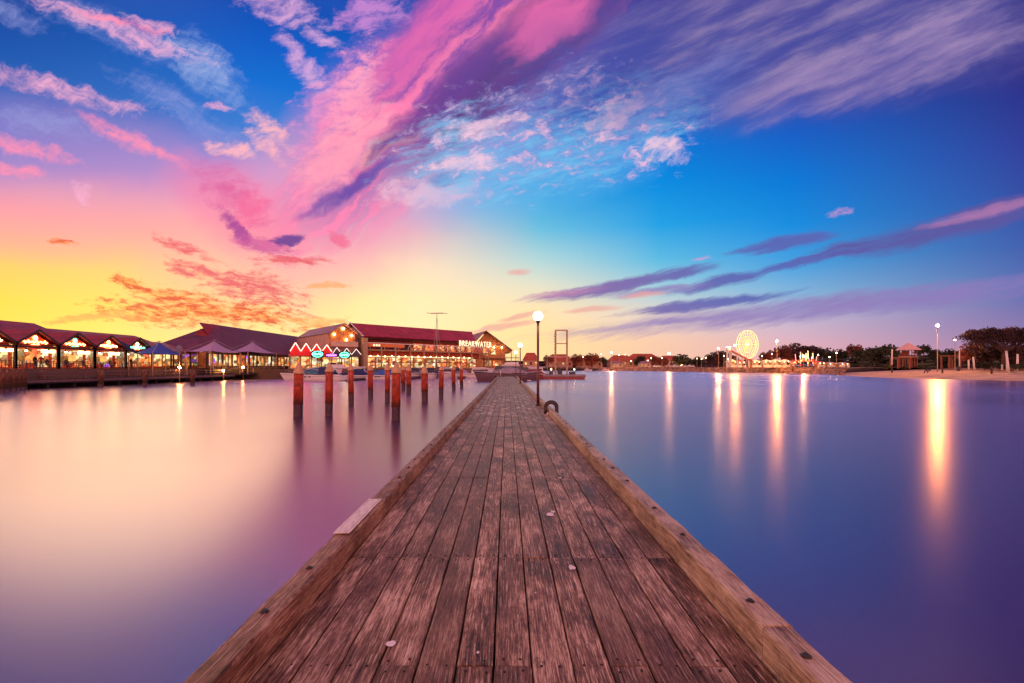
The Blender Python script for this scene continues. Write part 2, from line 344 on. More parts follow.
def wood(name, dark, mid, light, rough=.62, plank=True, along='y', wear=0.0, droppings=False):
    m = bpy.data.materials.new(name); m.use_nodes = True; nt = m.node_tree; g = G(nt)
    b = nt.nodes['Principled BSDF']; b.inputs['Specular IOR Level'].default_value = .22; tc = nt.nodes.new('ShaderNodeTexCoord')
    P = tc.outputs['Object']; x, y, z = g.sep(P)
    if along == 'z': x, y, z = x, z, y
    else: x = g.add(x, g.mul(z, .83))
    rnd = nt.nodes.new('ShaderNodeNewGeometry').outputs['Random Per Island']
    off = g.mul(rnd, 37.0)
    # fibres: coordinates squeezed across the board, slightly bent by a knot field
    bend = g.noise(g.vec(g.mul(x, 7), g.mul(y, .9), off), 1, 3, .55)
    xx = g.add(x, g.mad(bend, .03, -.015))
    f1 = g.noise(g.vec(g.mul(xx, 105), g.mul(y, 4.5), g.add(off, g.mul(z, 30))), 1, 5, .68)
    f2 = g.noise(g.vec(g.mul(xx, 260), g.mul(y, 20), g.add(off, g.mul(z, 60))), 1, 3, .6)
    pat = g.noise(g.vec(g.mul(x, 3.5), g.mul(y, 1.5), g.mul(off, .15)), 1, 5, .62)
    blot = g.noise(g.vec(g.mul(x, 16), g.mul(y, 9), g.add(off, 5)), 1, 5, .7)
    t = g.add(g.mul(f1, .45), g.add(g.mul(f2, .2), g.mul(pat, .35)))
    c = g.ramp(g.lerp(t, .415, .60), [(0, dark), (.5, mid), (1, light)])
    c = g.mix(g.smooth(blot, .56, .72, 0, .65), c, dark)               # dark damp scabs
    c = g.mix(g.smooth(rnd, 0, 1, 0, .6 if plank else .1), c, tuple(a*.55 for a in mid[:3])+(1,))
    c = g.mix(g.mul(g.smooth(f1, .60, .68), .35), c, tuple(min(a*1.9, .8) for a in light[:3])+(1,))  # bleached raised grain
    crack = g.mul(g.smooth(g.m('ABSOLUTE', g.sub(g.noise(g.vec(g.mul(xx, 42), g.mul(y, 1.3), g.add(off, 11)), 1, 5, .6), .5)), .010, .003), g.smooth(pat, .56, .44))
    c = g.mix(g.mul(crack, .85), c, tuple(a*.3 for a in dark[:3])+(1,))
    if wear:
        sp = g.noise(P, 60, 2, .5)
        c = g.mix(g.smooth(sp, .74, .78, 0, wear), c, (.6, .5, .45, 1))
    if droppings:                                                       # gull droppings and flaked paint on the far boards
        d = g.noise(g.vec(g.mul(x, 4.5), g.mul(y, 1.6), 3.0), 1, 6, .72)
        zone = g.mul(g.smooth(y, 11.5, 13.5), g.smooth(y, 34, 22))
        c = g.mix(g.mul(g.smooth(d, .56, .60), g.mul(zone, .9)), c, (.62, .55, .5, 1))
    if along == 'z':                                                    # tide stain low down, gull streaks under the cap
        wob = g.noise(g.vec(g.mul(x, 9), g.mul(z, 9), g.mul(y, .8)), 1, 4, .6)
        c = g.mix(g.mul(g.smooth(g.add(y, g.mul(wob, .5)), 1.35, .95), .75), c, (.045, .035, .018, 1))
        c = g.mix(g.mul(g.smooth(g.noise(g.vec(g.mul(x, 26), g.mul(z, 26), g.mul(y, 1.6)), 1, 4, .6), .60, .68), g.smooth(y, 1.3, 2.1, 0, .6)), c, (.72, .62, .54, 1))
    g.put(b.inputs['Base Color'], c)
    g.put(b.inputs['Roughness'], g.smooth(t, .3, .7, rough-.12, rough+.12))
    bp = nt.nodes.new('ShaderNodeBump'); bp.inputs['Strength'].default_value = .75; bp.inputs['Distance'].default_value = .006
    nt.links.new(g.add(g.mul(f1, .8), g.add(g.mul(f2, .25), g.mul(crack, -.9))), bp.inputs['Height']); nt.links.new(bp.outputs[0], b.inputs['Normal'])
    return m
M = {}
M['deck'] = wood('weathered_decking', (.022,.009,.006,1), (.29,.145,.088,1), (.90,.62,.41,1), .5, True, 'y', .6, True)
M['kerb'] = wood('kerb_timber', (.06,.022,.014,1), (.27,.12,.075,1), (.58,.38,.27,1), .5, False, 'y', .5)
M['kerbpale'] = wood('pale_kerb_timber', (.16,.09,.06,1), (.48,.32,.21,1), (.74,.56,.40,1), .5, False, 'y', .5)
M['pilewood'] = wood('pile_timber', (.12,.02,.012,1), (.42,.05,.025,1), (.62,.10,.045,1), .55, False, 'z')
M['pilewet'] = mat('wet_pile_timber', (.055,.014,.012), .3, var=.3, scale=6)
M['cap'] = mat('pile_cap', (.55,.31,.17), .45, var=.12, scale=4)
M['black'] = mat('black_painted_steel', (.02,.012,.014), .4)
M['post'] = mat('lamp_post_steel', (.10,.02,.018), .35, var=.15)
M['rust'] = mat('bolt_steel', (.03,.018,.015), .6)
M['rubber'] = mat('tyre_rubber', (.055,.03,.033), .7, bump=.3, scale=30)
M['arcred'] = mat('scarlet_fascia', (.55,.02,.03), .5, emit=(1,.02,.02,1), es=.0)
M['gondola'] = mat('gondola_paint', (.6,.5,.1), .4)
M['pinkroof'] = mat('pale_pink_roof', (.62,.36,.36), .6)
M['orangeb'] = mat('orange_fascia_board', (.75,.22,.06), .5)
M['umb'] = mat('red_brown_umbrella', (.38,.10,.05), .7)
M['dark'] = mat('dark_tarred_timber', (.018,.010,.014), .75)
M['dkgrey'] = mat('dark_grey_paint', (.06,.055,.07), .6)
M['greyhull'] = mat('dark_plum_hull', (.10,.05,.075), .35)
M['maroonhull'] = mat('maroon_hull', (.24,.035,.045), .4)
M['quay'] = mat('quay_timber', (.05,.026,.032), .7, var=.2, scale=1.5)
M['quayrail'] = mat('quay_rail', (.15,.07,.085), .6)
M['rail'] = mat('pale_rail_timber', (.42,.28,.19), .6)
M['roofred'] = None
M['white'] = mat('white_gelcoat', (.74,.68,.70), .25, var=.04)
M['whitep'] = mat('white_paint', (.78,.70,.66), .5, var=.05)
M['cream'] = mat('cream_cladding', (.62,.44,.34), .6, var=.08, scale=.6)
M['pinkwall'] = mat('pink_rendered_wall', (.62,.36,.29), .7, var=.08, scale=.5)
M['timberwall'] = mat('amber_timber_wall', (.50,.20,.07), .6, var=.2, scale=2)
M['brown'] = mat('brown_fascia', (.06,.025,.022), .6)
M['wallred'] = mat('red_painted_wall', (.58,.07,.035), .6, var=.15)
M['floor'] = mat('terrace_floor', (.20,.11,.09), .6)
M['glassdk'] = mat('dark_tinted_glass', (.02,.022,.05), .08)
M['glassbl'] = mat('blue_tinted_glass', (.03,.12,.22), .08)
M['navy'] = mat('navy_canvas', (.015,.02,.10), .7)
M['bluecv'] = mat('mid_blue_canvas', (.03,.11,.42), .7)
M['lilac'] = mat('lilac_canvas', (.42,.27,.44), .7, var=.06)
M['bluesail'] = mat('blue_shade_sail', (.05,.09,.42), .7, var=.06)
M['greycv'] = mat('grey_canvas', (.26,.22,.28), .7)
M['maroon'] = mat('maroon_canvas', (.22,.03,.04), .7)
M['steel'] = mat('galvanised_steel', (.42,.34,.32), .4, .6)
M['sand'] = mat('beach_sand', (.52,.34,.25), .9, var=.15, scale=.25, bump=.3)
M['duneg'] = mat('dune_ground', (.26,.12,.06), .95, var=.4, scale=.35, bump=.5)
M['ground'] = mat('town_ground', (.12,.07,.055), .9, var=.3, scale=.05)
M['rock'] = mat('breakwater_rock', (.30,.17,.13), .85, var=.4, scale=.8, bump=.6)
M['leafdk'] = mat('dark_foliage', (.035,.04,.02), .8, var=.45, scale=.4)
M['leafrd'] = mat('rust_foliage', (.16,.035,.018), .8, var=.45, scale=.4)
M['leafpu'] = mat('dusky_foliage', (.055,.025,.030), .8, var=.45, scale=.4)
M['bark'] = mat('tree_bark', (.10,.05,.04), .9, var=.3, scale=2)
M['tile'] = mat('terracotta_roof_tile', (.36,.07,.035), .7, var=.2, scale=.6)
M['housewall'] = mat('house_wall', (.46,.25,.16), .8, var=.1, scale=.4)
M['skin'] = mat('skin', (.38,.20,.14), .6)
M['cloth'] = mat('dark_clothing', (.03,.025,.04), .8)
M['rednylon'] = mat('red_clothing', (.35,.03,.03), .8)
M['canvaswhite'] = mat('white_marquee_canvas', (.80,.70,.62), .6)
M['slidered'] = mat('red_fibreglass', (.42,.05,.02), .35)
def roofmat(name, c, step=.45, ax='y'):
    m = bpy.data.materials.new(name); m.use_nodes = True; nt = m.node_tree; g = G(nt); b = nt.nodes['Principled BSDF']
    tc = nt.nodes.new('ShaderNodeTexCoord'); x, y, z = g.sep(tc.outputs['Object'])
    nz = g.noise(tc.outputs['Object'], .6, 4, .6)
    rib = g.m('PINGPONG', g.div(x if ax == 'x' else y, step), .5); lap = g.smooth(g.m('PINGPONG', g.div(x if ax == 'x' else y, 2.3), .5), .44, .48)
    c0 = tuple(a*.7 for a in c)+(1,); c1 = tuple(a*1.25 for a in c)+(1,)
    g.put(b.inputs['Base Color'], g.mix(g.mul(lap, .45), g.mix(g.smooth(nz, .3, .7), c0, c1), tuple(a*.3 for a in c)+(1,))); b.inputs['Roughness'].default_value = .55
    bp = nt.nodes.new('ShaderNodeBump'); bp.inputs['Distance'].default_value = .04; bp.inputs['Strength'].default_value = .6
    nt.links.new(g.smooth(rib, .3, .45), bp.inputs['Height']); nt.links.new(bp.outputs[0], b.inputs['Normal'])
    return m
M['roofred'] = roofmat('crimson_metal_roof', (.34,.022,.032), .45, 'x')
M['roofmaroon'] = roofmat('maroon_metal_roof', (.26,.018,.024))
M['roofplum'] = roofmat('plum_metal_roof', (.13,.024,.045))
M['rooflilac'] = roofmat('mauve_metal_roof', (.30,.15,.19))
# things that give off light
warm = (1, .50, .16, 1)
M['arcred'] = mat('scarlet_fascia', (.80,.02,.03), .5)
E = {'globe': emis('lamp_globe', (1, .74, .34, 1), 24), 'bulb': emis('warm_bulb', (1, .62, .28, 1), 60), 'street': emis('sodium_lamp', (1, .34, .055, 1), 3800), 'streetw': emis('pale_street_lamp', (1, .48, .15, 1), 2400),
     'streetm': emis('small_street_lamp', (1, .66, .40, 1), 40),
     'neonr': emis('red_neon', (1, .12, .10, 1), 5.5), 'neonw': emis('white_neon', (1, .72, .62, 1), 2.2), 'neong': emis('green_neon', (.08, 1, .50, 1), 7.0), 'neonp': emis('violet_neon', (.62, .14, 1, 1), 5.0),
     'neono': emis('orange_neon', (1, .30, .08, 1), 14.0), 'neony': emis('yellow_neon', (1, .60, .18, 1), 12.0), 'letters': emis('sign_letters', (1, .72, .40, 1), 1.5), 'neonr2': emis('pink_red_neon', (1, .20, .14, 1), 9.0), 'bulb2': emis('gable_bulb', (1, .55, .22, 1), 34), 'bulb3': emis('string_bulb', (1, .62, .25, 1), 16), 'bulbb': emis('boardwalk_lamp', (1, .42, .10, 1), 260), 'wheelrim': emis('wheel_rim_light', (1,.62,.22,1), 2), 'wheelgreen': emis('wheel_light_strings', (.55,.75,.08,1), 1.3), 'wheelhub': emis('wheel_hub_light', (1,.9,.4,1), 3), 'fairlamp': emis('fair_bulb', (1,.62,.28,1), 26), 'ridep': emis('ride_pink', (1,.22,.16,1), 2.6), 'rideo': emis('ride_orange', (1,.42,.14,1), 3.2), 'cyan': emis('cyan_lamp', (.1, .85, .9, 1), 5)}
def lit(name, cols, st, scale=.9):
    """a lit shop interior seen through glass: shelves, counters and people as uneven warm light"""
    m = bpy.data.materials.new(name); m.use_nodes = True; nt = m.node_tree; g = G(nt); b = nt.nodes['Principled BSDF']
    tc = nt.nodes.new('ShaderNodeTexCoord'); x, y, z = g.sep(tc.outputs['Object'])
    v = nt.nodes.new('ShaderNodeTexVoronoi'); v.distance = 'CHEBYCHEV'; v.inputs['Scale'].default_value = scale
    nt.links.new(g.vec(g.add(x, y), g.mul(z, 1.7), 0), v.inputs['Vector'])
    r = g.sep(v.outputs['Color']); nz = g.noise(tc.outputs['Object'], 2.4, 4, .6)
    c = g.ramp(r[0], [(i/max(len(cols)-1, 1)*.9, c_) for i, c_ in enumerate(cols)], 'CONSTANT')
    k = g.mul(g.smooth(g.add(g.mul(r[1], .5), g.mul(nz, .5)), .22, .75, .12, 1.5), st)
    g.put(b.inputs['Emission Color'], c); g.put(b.inputs['Emission Strength'], k)
    b.inputs['Base Color'].default_value = (.1, .06, .05, 1); b.inputs['Roughness'].default_value = .3
    return m
amber, orange, peach, butter, pale = (1,.42,.10,1), (1,.22,.05,1), (1,.55,.25,1), (1,.78,.35,1), (1,.85,.6,1)
L_ = {'a': lit('lit_window_amber', [orange, amber, butter, peach, (.6,.06,.03,1)], .85), 'b': lit('lit_window_cream', [butter, amber, pale, orange, butter], .85), 'c': lit('lit_window_mixed', [(.5,.15,1,1), amber, pale, orange, (.8,.9,.4,1)], .8),
      'd': lit('lit_window_orange', [orange, amber, (1,.12,.05,1), butter], .95, 1.4)}
# ---------- water ----------
def make_water():
    m = bpy.data.materials.new('still_water'); m.use_nodes = True; nt = m.node_tree; nt.nodes.clear(); g = G(nt)
    o = nt.nodes.new('ShaderNodeOutputMaterial')
    gl = nt.nodes.new('ShaderNodeBsdfGlossy'); gl.inputs['Roughness'].default_value = WATER_ROUGH; gl.inputs['Color'].default_value = (1, .83, .98, 1)
    df = nt.nodes.new('ShaderNodeBsdfDiffuse'); df.inputs['Color'].default_value = (.045, .018, .034, 1)
    fr = nt.nodes.new('ShaderNodeFresnel'); fr.inputs['IOR'].default_value = WATER_IOR
    geo = nt.nodes.new('ShaderNodeNewGeometry')
    nz = g.noise(geo.outputs['Position'], .035, 3, .5)
    g.put(gl.inputs['Roughness'], g.smooth(nz, .3, .7, WATER_ROUGH*.85, WATER_ROUGH*1.15))
    mx = nt.nodes.new('ShaderNodeMixShader'); nt.links.new(fr.outputs[0], mx.inputs[0]); nt.links.new(df.outputs[0], mx.inputs[1]); nt.links.new(gl.outputs[0], mx.inputs[2])
    nt.links.new(mx.outputs[0], o.inputs[0])
    w = MB().quad((-1500, -600, 0), (1500, -600, 0), (1500, 2500, 0), (-1500, 2500, 0)).build('water', m)
    tag(w, 'smooth still harbour water reflecting the sunset sky', kind='structure')
WATER_ROUGH, WATER_IOR = .245, 4.2
make_water()

# ---------- the timber jetty the camera stands on ----------
DZ = 1.0; JX0, JX1, JY0, JY1 = -1.23, 1.30, -9.0, 74.0
M['splat'] = mat('gull_droppings', (.80,.70,.62), .8)
jetty = thing('jetty', 'long straight weathered timber jetty with raised edge timbers running out to the boats', 'jetty', (0, 0, 0))
def plank(mb, x0, x1, y0, y1, z1, t=.045, ch=.006, tilt=0.0):
    if y0 < 12:
        n = max(2, int((y1-y0)/.22)); ids = []
        for q in range(n+1):
            j = [rg.gauss(0, .0011) for _ in range(4)]; y = y0+(y1-y0)*q/n
            ids.append(mb.pts([(x0, y, z1-t), (x1, y, z1-t), (x1+j[0], y, z1-ch+tilt), (x1-ch+j[1], y, z1+tilt-abs(j[2])), (x0+ch+j[2], y, z1-tilt-abs(j[1])), (x0+j[3], y, z1-ch-tilt)]))
        for a, b in zip(ids[:-1], ids[1:]):
            for k in range(6): k2 = (k+1) % 6; mb.face((a+k, a+k2, b+k2, b+k))
        mb.face([ids[0]+k for k in range(6)][::-1]); mb.face([ids[-1]+k for k in range(6)]); return
    prof = [(x0, z1-t), (x1, z1-t), (x1, z1-ch+tilt), (x1-ch, z1+tilt), (x0+ch, z1-tilt), (x0, z1-ch-tilt)]
    mb.prism(prof, y0, y1)
rg = random.Random(3)
dk = MB(); nP = 13; pw = (JX1-JX0)/nP
rows = [1.02+1.34*k for k in range(-7, 55)]; rows = [r for r in rows if r < JY1-.5]
edges = [JX0+pw*i+(rg.uniform(-.006, .006) if 0 < i < nP else 0) for i in range(nP+1)]
screws = []
for i in range(nP):
    cuts = [JY0]; last = JY0; nxt = rg.choice((1, 2, 3))
    for k, r in enumerate(rows):
        full = (abs(r-3.70) < .05 and i < 11)
        if nxt <= 0 or full:
            cuts.append(r); nxt = rg.choice((2, 2, 3, 4))
        nxt -= 1
    cuts.append(JY1)
    for a, b in zip(cuts[:-1], cuts[1:]):
        gx = rg.uniform(.0035, .0065)
        plank(dk, edges[i]+gx, edges[i+1]-gx, a+.003, b-.003, DZ+rg.uniform(-.003, .003), tilt=rg.uniform(-.0015, .0015))
    for r in rows:
        if -1 < r < 20:
            for fx in (.25, .75):
                for dy in ((-.045, .045) if r in cuts else (.0,)):
                    screws.append((edges[i]+pw*fx+rg.uniform(-.012, .012), r+dy+rg.uniform(-.008, .008)))
dk.slot(1)
for x, y in screws: dk.lathe([(.0075, 0), (.0075, .0035), (.004, .0055)], (x, y, DZ-.0005), 8)
dk.slot(2)
def splat(x, y, r):
    n = 9; dk.quad(*[(x+cos(2*pi*i/n)*r*rg.uniform(.4, 1.1), y+sin(2*pi*i/n)*r*1.5*rg.uniform(.4, 1.1), DZ+.0045) for i in range(n)])
for px, py, r in ((551, 515, .045), (571, 568, .035), (391, 644, .03), (478, 653, .012), (553, 512, .03), (575, 436, .05), (560, 478, .03)): Yq = FPX*1.5/(py-PY0); splat(V(px, Yq).x, Yq, r)
for i in range(85): splat(rg.choice((rg.uniform(-.9, .3), rg.uniform(-.5, 1.1))), rg.uniform(14.5, 26), rg.uniform(.02, .10))
for i in range(40): splat(rg.uniform(-1.1, 1.2), rg.uniform(3, 14), rg.uniform(.004, .012))
dk.build('decking', [M['deck'], M['rust'], M['splat']], jetty)
# raised edge timbers, several lengths on either side, with bolt recesses
KH = .18
for sx, x0, x1 in ((-1, -1.375, -1.235), (1, 1.305, 1.46)):
    y = JY0; mb = MB()
    kb = MB()
    while y < JY1:
        L = rg.choice((3.6, 4.2, 4.8, 5.4)); e = min(y+L, JY1)
        a, b = x0+rg.uniform(-.004, .004), x1+rg.uniform(-.004, .004); z = DZ+KH+rg.uniform(-.006, .006); c = .012
        ns = max(2, int((e-y)/.14)) if y < 25 else 2; kr = []
        for q in range(ns+1):
            yy = y+.004+(e-y-.008)*q/ns; j = [rg.gauss(0, .0035) for _ in range(6)]; ch = rg.random() < .06
            kr.append([(a, yy, DZ-.12), (b, yy, DZ-.12), (b+j[0], yy, z-c-abs(j[1])*2), (b-c+j[2], yy, z-abs(j[3])-(.012 if ch else 0)), (a+c+j[4], yy, z-abs(j[5])), (a+j[0], yy, z-c-abs(j[2])*2)])
        kb.slot(0); ids = [kb.pts(r_) for r_ in kr]
        for p_, q_ in zip(ids[:-1], ids[1:]):
            for k in range(6): k2 = (k+1) % 6; kb.face((p_+k, p_+k2, q_+k2, q_+k))
        kb.face([ids[0]+k for k in range(6)][::-1]); kb.face([ids[-1]+k for k in range(6)])
        kb.slot(1)
        yy = y+.25
        while yy < e-.1 and yy < 40:
            kb.lathe([(.024, 0), (.024, .003), (.014, .004), (.012, .012)], ((a+b)/2+rg.uniform(-.02, .02), yy, z-.001), 10)
            yy += rg.choice((.55, .7, 1.05))
        y = e
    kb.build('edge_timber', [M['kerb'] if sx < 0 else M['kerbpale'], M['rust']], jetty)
    fb = MB(); fb.box(x0+.02 if sx > 0 else x0-.03, x1+.03 if sx > 0 else x1-.02, JY0, JY1, DZ-.42, DZ-.125); fb.build('fascia_beam', M['dark'], jetty)
jb = MB()
for r in rows: jb.box(JX0, JX1, r-.05, r+.05, DZ-.25, DZ-.05)
for x in (-1.0, 0, 1.0): jb.box(x-.08, x+.08, JY0+.1, JY1-.1, DZ-.5, DZ-.26)
jb.build('joist', M['dark'], jetty)
yy = -6.0
while yy < JY1:
    for x in (-1.12, 1.18):
        MB().lathe([(.16, -2.5), (.155, DZ-.51)], (x, yy, 0), 12).build('pile', M['pilewet'], jetty)
    yy += 8.0
MB().prism([(-1.0, DZ-.6), (-.9, DZ-.6), (-.9, DZ-.5), (-1.0, DZ-.5)], JY1, JY1+.2).build('end_beam', M['dark'], jetty)
# worn white plate on the left edge timber
m = bpy.data.materials.new('worn_white_plate'); m.use_nodes = True; g = G(m.node_tree); b = m.node_tree.nodes['Principled BSDF']
tc = m.node_tree.nodes.new('ShaderNodeTexCoord'); x, y, z = g.sep(tc.outputs['Object'])
n1 = g.noise(g.vec(g.mul(x, 30), g.mul(y, 9), 0), 1, 5, .7); n2 = g.noise(g.vec(g.mul(x, 60), g.mul(y, 45), 2), 1, 3, .7)
c = g.mix(g.smooth(n1, .42, .62), (.86, .78, .68, 1), (.66, .54, .46, 1)); c = g.mix(g.mul(g.smooth(n2, .56, .62), g.mul(g.smooth(x, -.012, -.004), .7)), c, (.35, .12, .16, 1))
line = g.mul(g.smooth(x, .036, .038), g.smooth(x, .044, .042)); c = g.mix(g.mul(line, .7), c, (.25, .16, .18, 1))
g.put(b.inputs['Base Color'], c); b.inputs['Roughness'].default_value = .45; M['plate'] = m
pl = MB().box(-.058, .058, -.475, .475, 0, .006); pl.box(-.063, -.058, -.48, .48, 0, .009); pl.box(.058, .063, -.48, .48, 0, .009)
o = pl.build('edge_plate', M['plate']); o.location = (-1.305, 4.18, DZ+KH+.008)
tag(o, 'worn white plate with faded marks screwed on the left edge timber', 'plate')

# ---------- globe lamps on the jetty ----------
def lamp():
    t = thing('jetty_lamp', '', 'lamp post', (0, 0, 0), 0, 'globe lamps along the jetty')
    b = MB().lathe([(.115, 0), (.115, .018), (.075, .022), (.075, .05), (.058, .07)], (0, 0, 0), 16)
    for a in range(4): b.lathe([(.012, .018), (.012, .035)], (.092*cos(a*pi/2+.78), .092*sin(a*pi/2+.78), 0), 6)
    b.build('base_plate', M['black'], t)
    MB().lathe([(.056, .05), (.05, 1.1), (.047, 1.12), (.045, 3.22)], (0, 0, 0), 16).build('pole', M['post'], t)
    MB().lathe([(.045, 3.2), (.085, 3.24), (.085, 3.29), (.06, 3.31)], (0, 0, 0), 16).build('collar', M['black'], t)
    MB().ball((0, 0, 3.47), .185, 24, 14).build('globe', E['globe'], t)
    return t
l0 = lamp(); lk = kids(l0)
for k, (y, lab) in enumerate([(18.2, 'nearest and tallest looking globe lamp on a dark post beside the rubber tyre'), (42.6, 'second globe lamp on a dark post halfway along the jetty'), (63.5, 'smallest and farthest globe lamp near the jetty end')]):
    o = l0 if k == 0 else copy_tree(l0, None, lk)
    place(o, (1.20, y, DZ), 0, 1.0, lab)
# rubber tyre over the edge timber
ty = thing('tyre_fender', 'dark bent rubber tyre straddling the right edge timber beside the nearest lamp', 'tyre', (1.41, 15.0, DZ+.20), R(-8))
tm = MB().torus(Matrix.Rotation(pi/2, 4, 'X'), .175, .06, 20, 12, 0, pi); tm.tube((-.175, 0, 0), (-.175, 0, -.19), .06, .06, 12); tm.tube((.175, 0, 0), (.175, 0, -.55), .06, .06, 12); tm.build('tread', M['rubber'], ty)
rb = MB()
for k in range(-3, 4): rb.torus(Matrix.Translation((0, k*.014, 0)) @ Matrix.Rotation(pi/2, 4, 'X'), .232, .006, 20, 5, .15, pi-.15)
rb.build('tread_ribs', M['black'], ty)
# little white mooring float beside it
bo = MB().lathe([(.02, 0), (.05, .02), (.055, .07), (.02, .12)], (0, 0, 0), 12).build('mooring_cleat', M['whitep']); bo.location = (1.27, 14.7, DZ+.006); bo.scale = (.6, .6, .6)
tag(bo, 'small white rounded cleat on the boards at the foot of the tyre', 'cleat')
# pale post at the jetty's far end
po = MB().lathe([(.05, 0), (.05, .95), (.02, 1.0)], (0, 0, 0), 10).build('end_post', M['whitep']); po.location = (-1.0, 73.3, DZ); tag(po, 'short pale post at the left corner of the jetty end', 'post')

# ---------- mooring piles with conical caps ----------
def pile(d, top, wet):
    t = thing('mooring_pile', '', 'mooring pile', (0, 0, 0), 0, 'cone capped mooring piles left of the jetty')
    r = d/2; hc = d*1.15
    MB().lathe([(r*1.0, -2.0), (r*1.0, wet)], (0, 0, 0), 18).build('wet_base', M['pilewet'], t)
    MB().lathe([(r*1.0, wet), (r*.98, top-hc)], (0, 0, 0), 18).build('shaft', M['pilewood'], t)
    MB().lathe([(r*1.14, top-hc-.03), (r*1.16, top-hc+.03), (r*.30, top-.04), (r*.06, top)], (0, 0, 0), 18).build('cap', M['cap'], t)
    return t
PILES = [  # bearing, waterline row, thickness, label
    (298.0, 416.5, 9.3, 'tall red mooring pile farthest left, in front of the white cruiser bow'),
    (328.8, 415.5, 7.6, 'red mooring pile in front of the white cruiser stern'),
    (351.2, 404.5, 5.6, 'red mooring pile right of the white cruiser, below the green neon sign'),
    (370.5, 398.5, 5.2, 'slim red mooring pile in front of the crimson roofed hall left corner'),
    (387.3, 402.0, 5.2, 'slim red mooring pile just left of the thickest pile'),
    (395.7, 420.0, 9.0, 'thickest mooring pile with the wide tan cone cap and lowest waterline'),
    (403.4, 389.6, 4.4, 'dull mooring pile just right of the thickest pile, left one of a close pair'),
    (408.6, 393.8, 5.2, 'dull mooring pile, right one of the close pair'),
    (424.8, 401.5, 6.6, 'bright red mooring pile standing alone left of the yacht mast'),
    (441.0, 397.8, 4.8, 'bright red mooring pile just right of the yacht mast'),
    (453.8, 390.4, 3.9, 'small red mooring pile, left one of the last two before the jetty'),
    (461.6, 388.4, 3.5, 'smallest red mooring pile, last one before the jetty')]
for px, wy, w, lab in PILES:
    Y = FPX*2.5/(wy-PY0); d = w*Y/FPX
    t = pile(d, 2.72 if px != 424.8 else 2.6, 2.5-(wy-PY0)*.72*Y/FPX if wy < 412 else .62); t['label'] = lab; t.location = V(px, Y); t.rotation_euler = (R(rg.uniform(-1.2, 1.2)), R(rg.uniform(-1.2, 1.2)), rg.uniform(0, 6))
# plain round-topped piles by the quay
def stump(px, Y, top, d, lab, lean=0):
    t = thing('quay_pile', lab, 'mooring pile', V(px, Y), 0, 'bare timber piles off the quay')
    MB().lathe([(d/2, -2), (d/2, .35)], (0, 0, 0), 12).build('wet_base', M['pilewet'], t)
    MB().lathe([(d/2, .35), (d*.48, top-.08), (d*.36, top)], (0, 0, 0), 12).build('shaft', M['rawpile'], t)
M['rawpile'] = wood('raw_pile_timber', (.05,.02,.016,1), (.16,.06,.04,1), (.28,.13,.08,1), .7, False, 'z')
for px, Y, top, d, lab in [(2, 45.5, 2.35, .62, 'thick dark pile at the far left edge, first of the clustered row'), (8.5, 46.8, 2.35, .60, 'thick dark pile second in the clustered row'), (14.5, 48.6, 2.35, .55, 'dark pile in the middle of the clustered row'), (19.5, 50.2, 2.3, .5, 'slimmer dark pile fourth in the clustered row'), (24, 51.5, 2.35, .5, 'dark pile ending the clustered row on its right'),
                           (43, 57.0, 2.12, .7, 'short brown pile alone below the first red lit restaurant sign'), (100.6, 60.0, 2.15, .66, 'short brown pile below the third restaurant bay'), (145, 62.5, 2.15, .62, 'short brown pile below the green lit gable'), (192.5, 66.0, 2.2, .66, 'round topped brown pile below the blue shade sail')]:
    stump(px, Y, top, d, lab)
# ---------- left bank: quay, boardwalk ----------
q = MB(); q.box(-400, -57.2, 20, 400, -1, 2.28); b0 = [(-57.15, 99), (-47.5, 97.5), (-32.5, 105.5), (-31.5, 112.5), (2, 147), (10, 148), (10, 400), (-57.15, 400)]
i0 = q.pts([(x, y, 2.03) for x, y in b0]+[(x, y, -1) for x, y in b0]); q.face(range(i0, i0+8))
for i in range(8): q.face((i0+i, i0+8+i, i0+8+(i+1) % 8, i0+(i+1) % 8))
tag(q.build('quay_ground', M['ground']), 'dark paved ground behind and under the harbourside buildings', kind='structure')
bw = thing('boardwalk', 'low dark timber boardwalk with rails running along the front of the restaurants', 'boardwalk', (0, 0, 0))
MB().box(-57.2, -53.2, 30, 92, .95, 1.12).build('walkway', M['quay'], bw)
MB().box(-57.5, -52.2, 92.01, 112, .95, 1.35).build('walkway', M['quay'], bw)
f = MB(); f.box(-57.19, -57.05, 30, 112, -1, .94); f.box(-53.4, -53.25, 30, 92, .55, .94); f.build('backing', M['dark'], bw)
MB().box(-53.24, -53.12, 30, 91.9, .72, 1.0).build('edge_beam', M['quayrail'], bw)
p = MB(); y = 31
while y < 112:
    MB().lathe([(.17, -2), (.17, .95)], (-53.6, y, 0), 8).build('pile', M['dark'], bw); y += 3.4
r = MB()
for z in (1.5, 1.85): r.box(-53.5, -53.42, 30, 91, z-.04, z+.04)
y = 30.5
while y < 91: r.box(-53.56, -53.44, y, y+.1, 1.12, 2.0); y += 2.65
r.box(-53.56, -53.38, 30, 91, 1.96, 2.04); r.build('railing', M['quayrail'], bw)
r = MB(); y = 92.5
while y < 112: r.box(-52.4, -52.3, y, y+.1, 1.35, 2.3); y += 2.2
r.box(-52.44, -52.28, 92.4, 111, 2.26, 2.36); r.box(-52.4, -52.34, 92.4, 111, 1.8, 1.86); r.build('railing', M['rail'], bw)

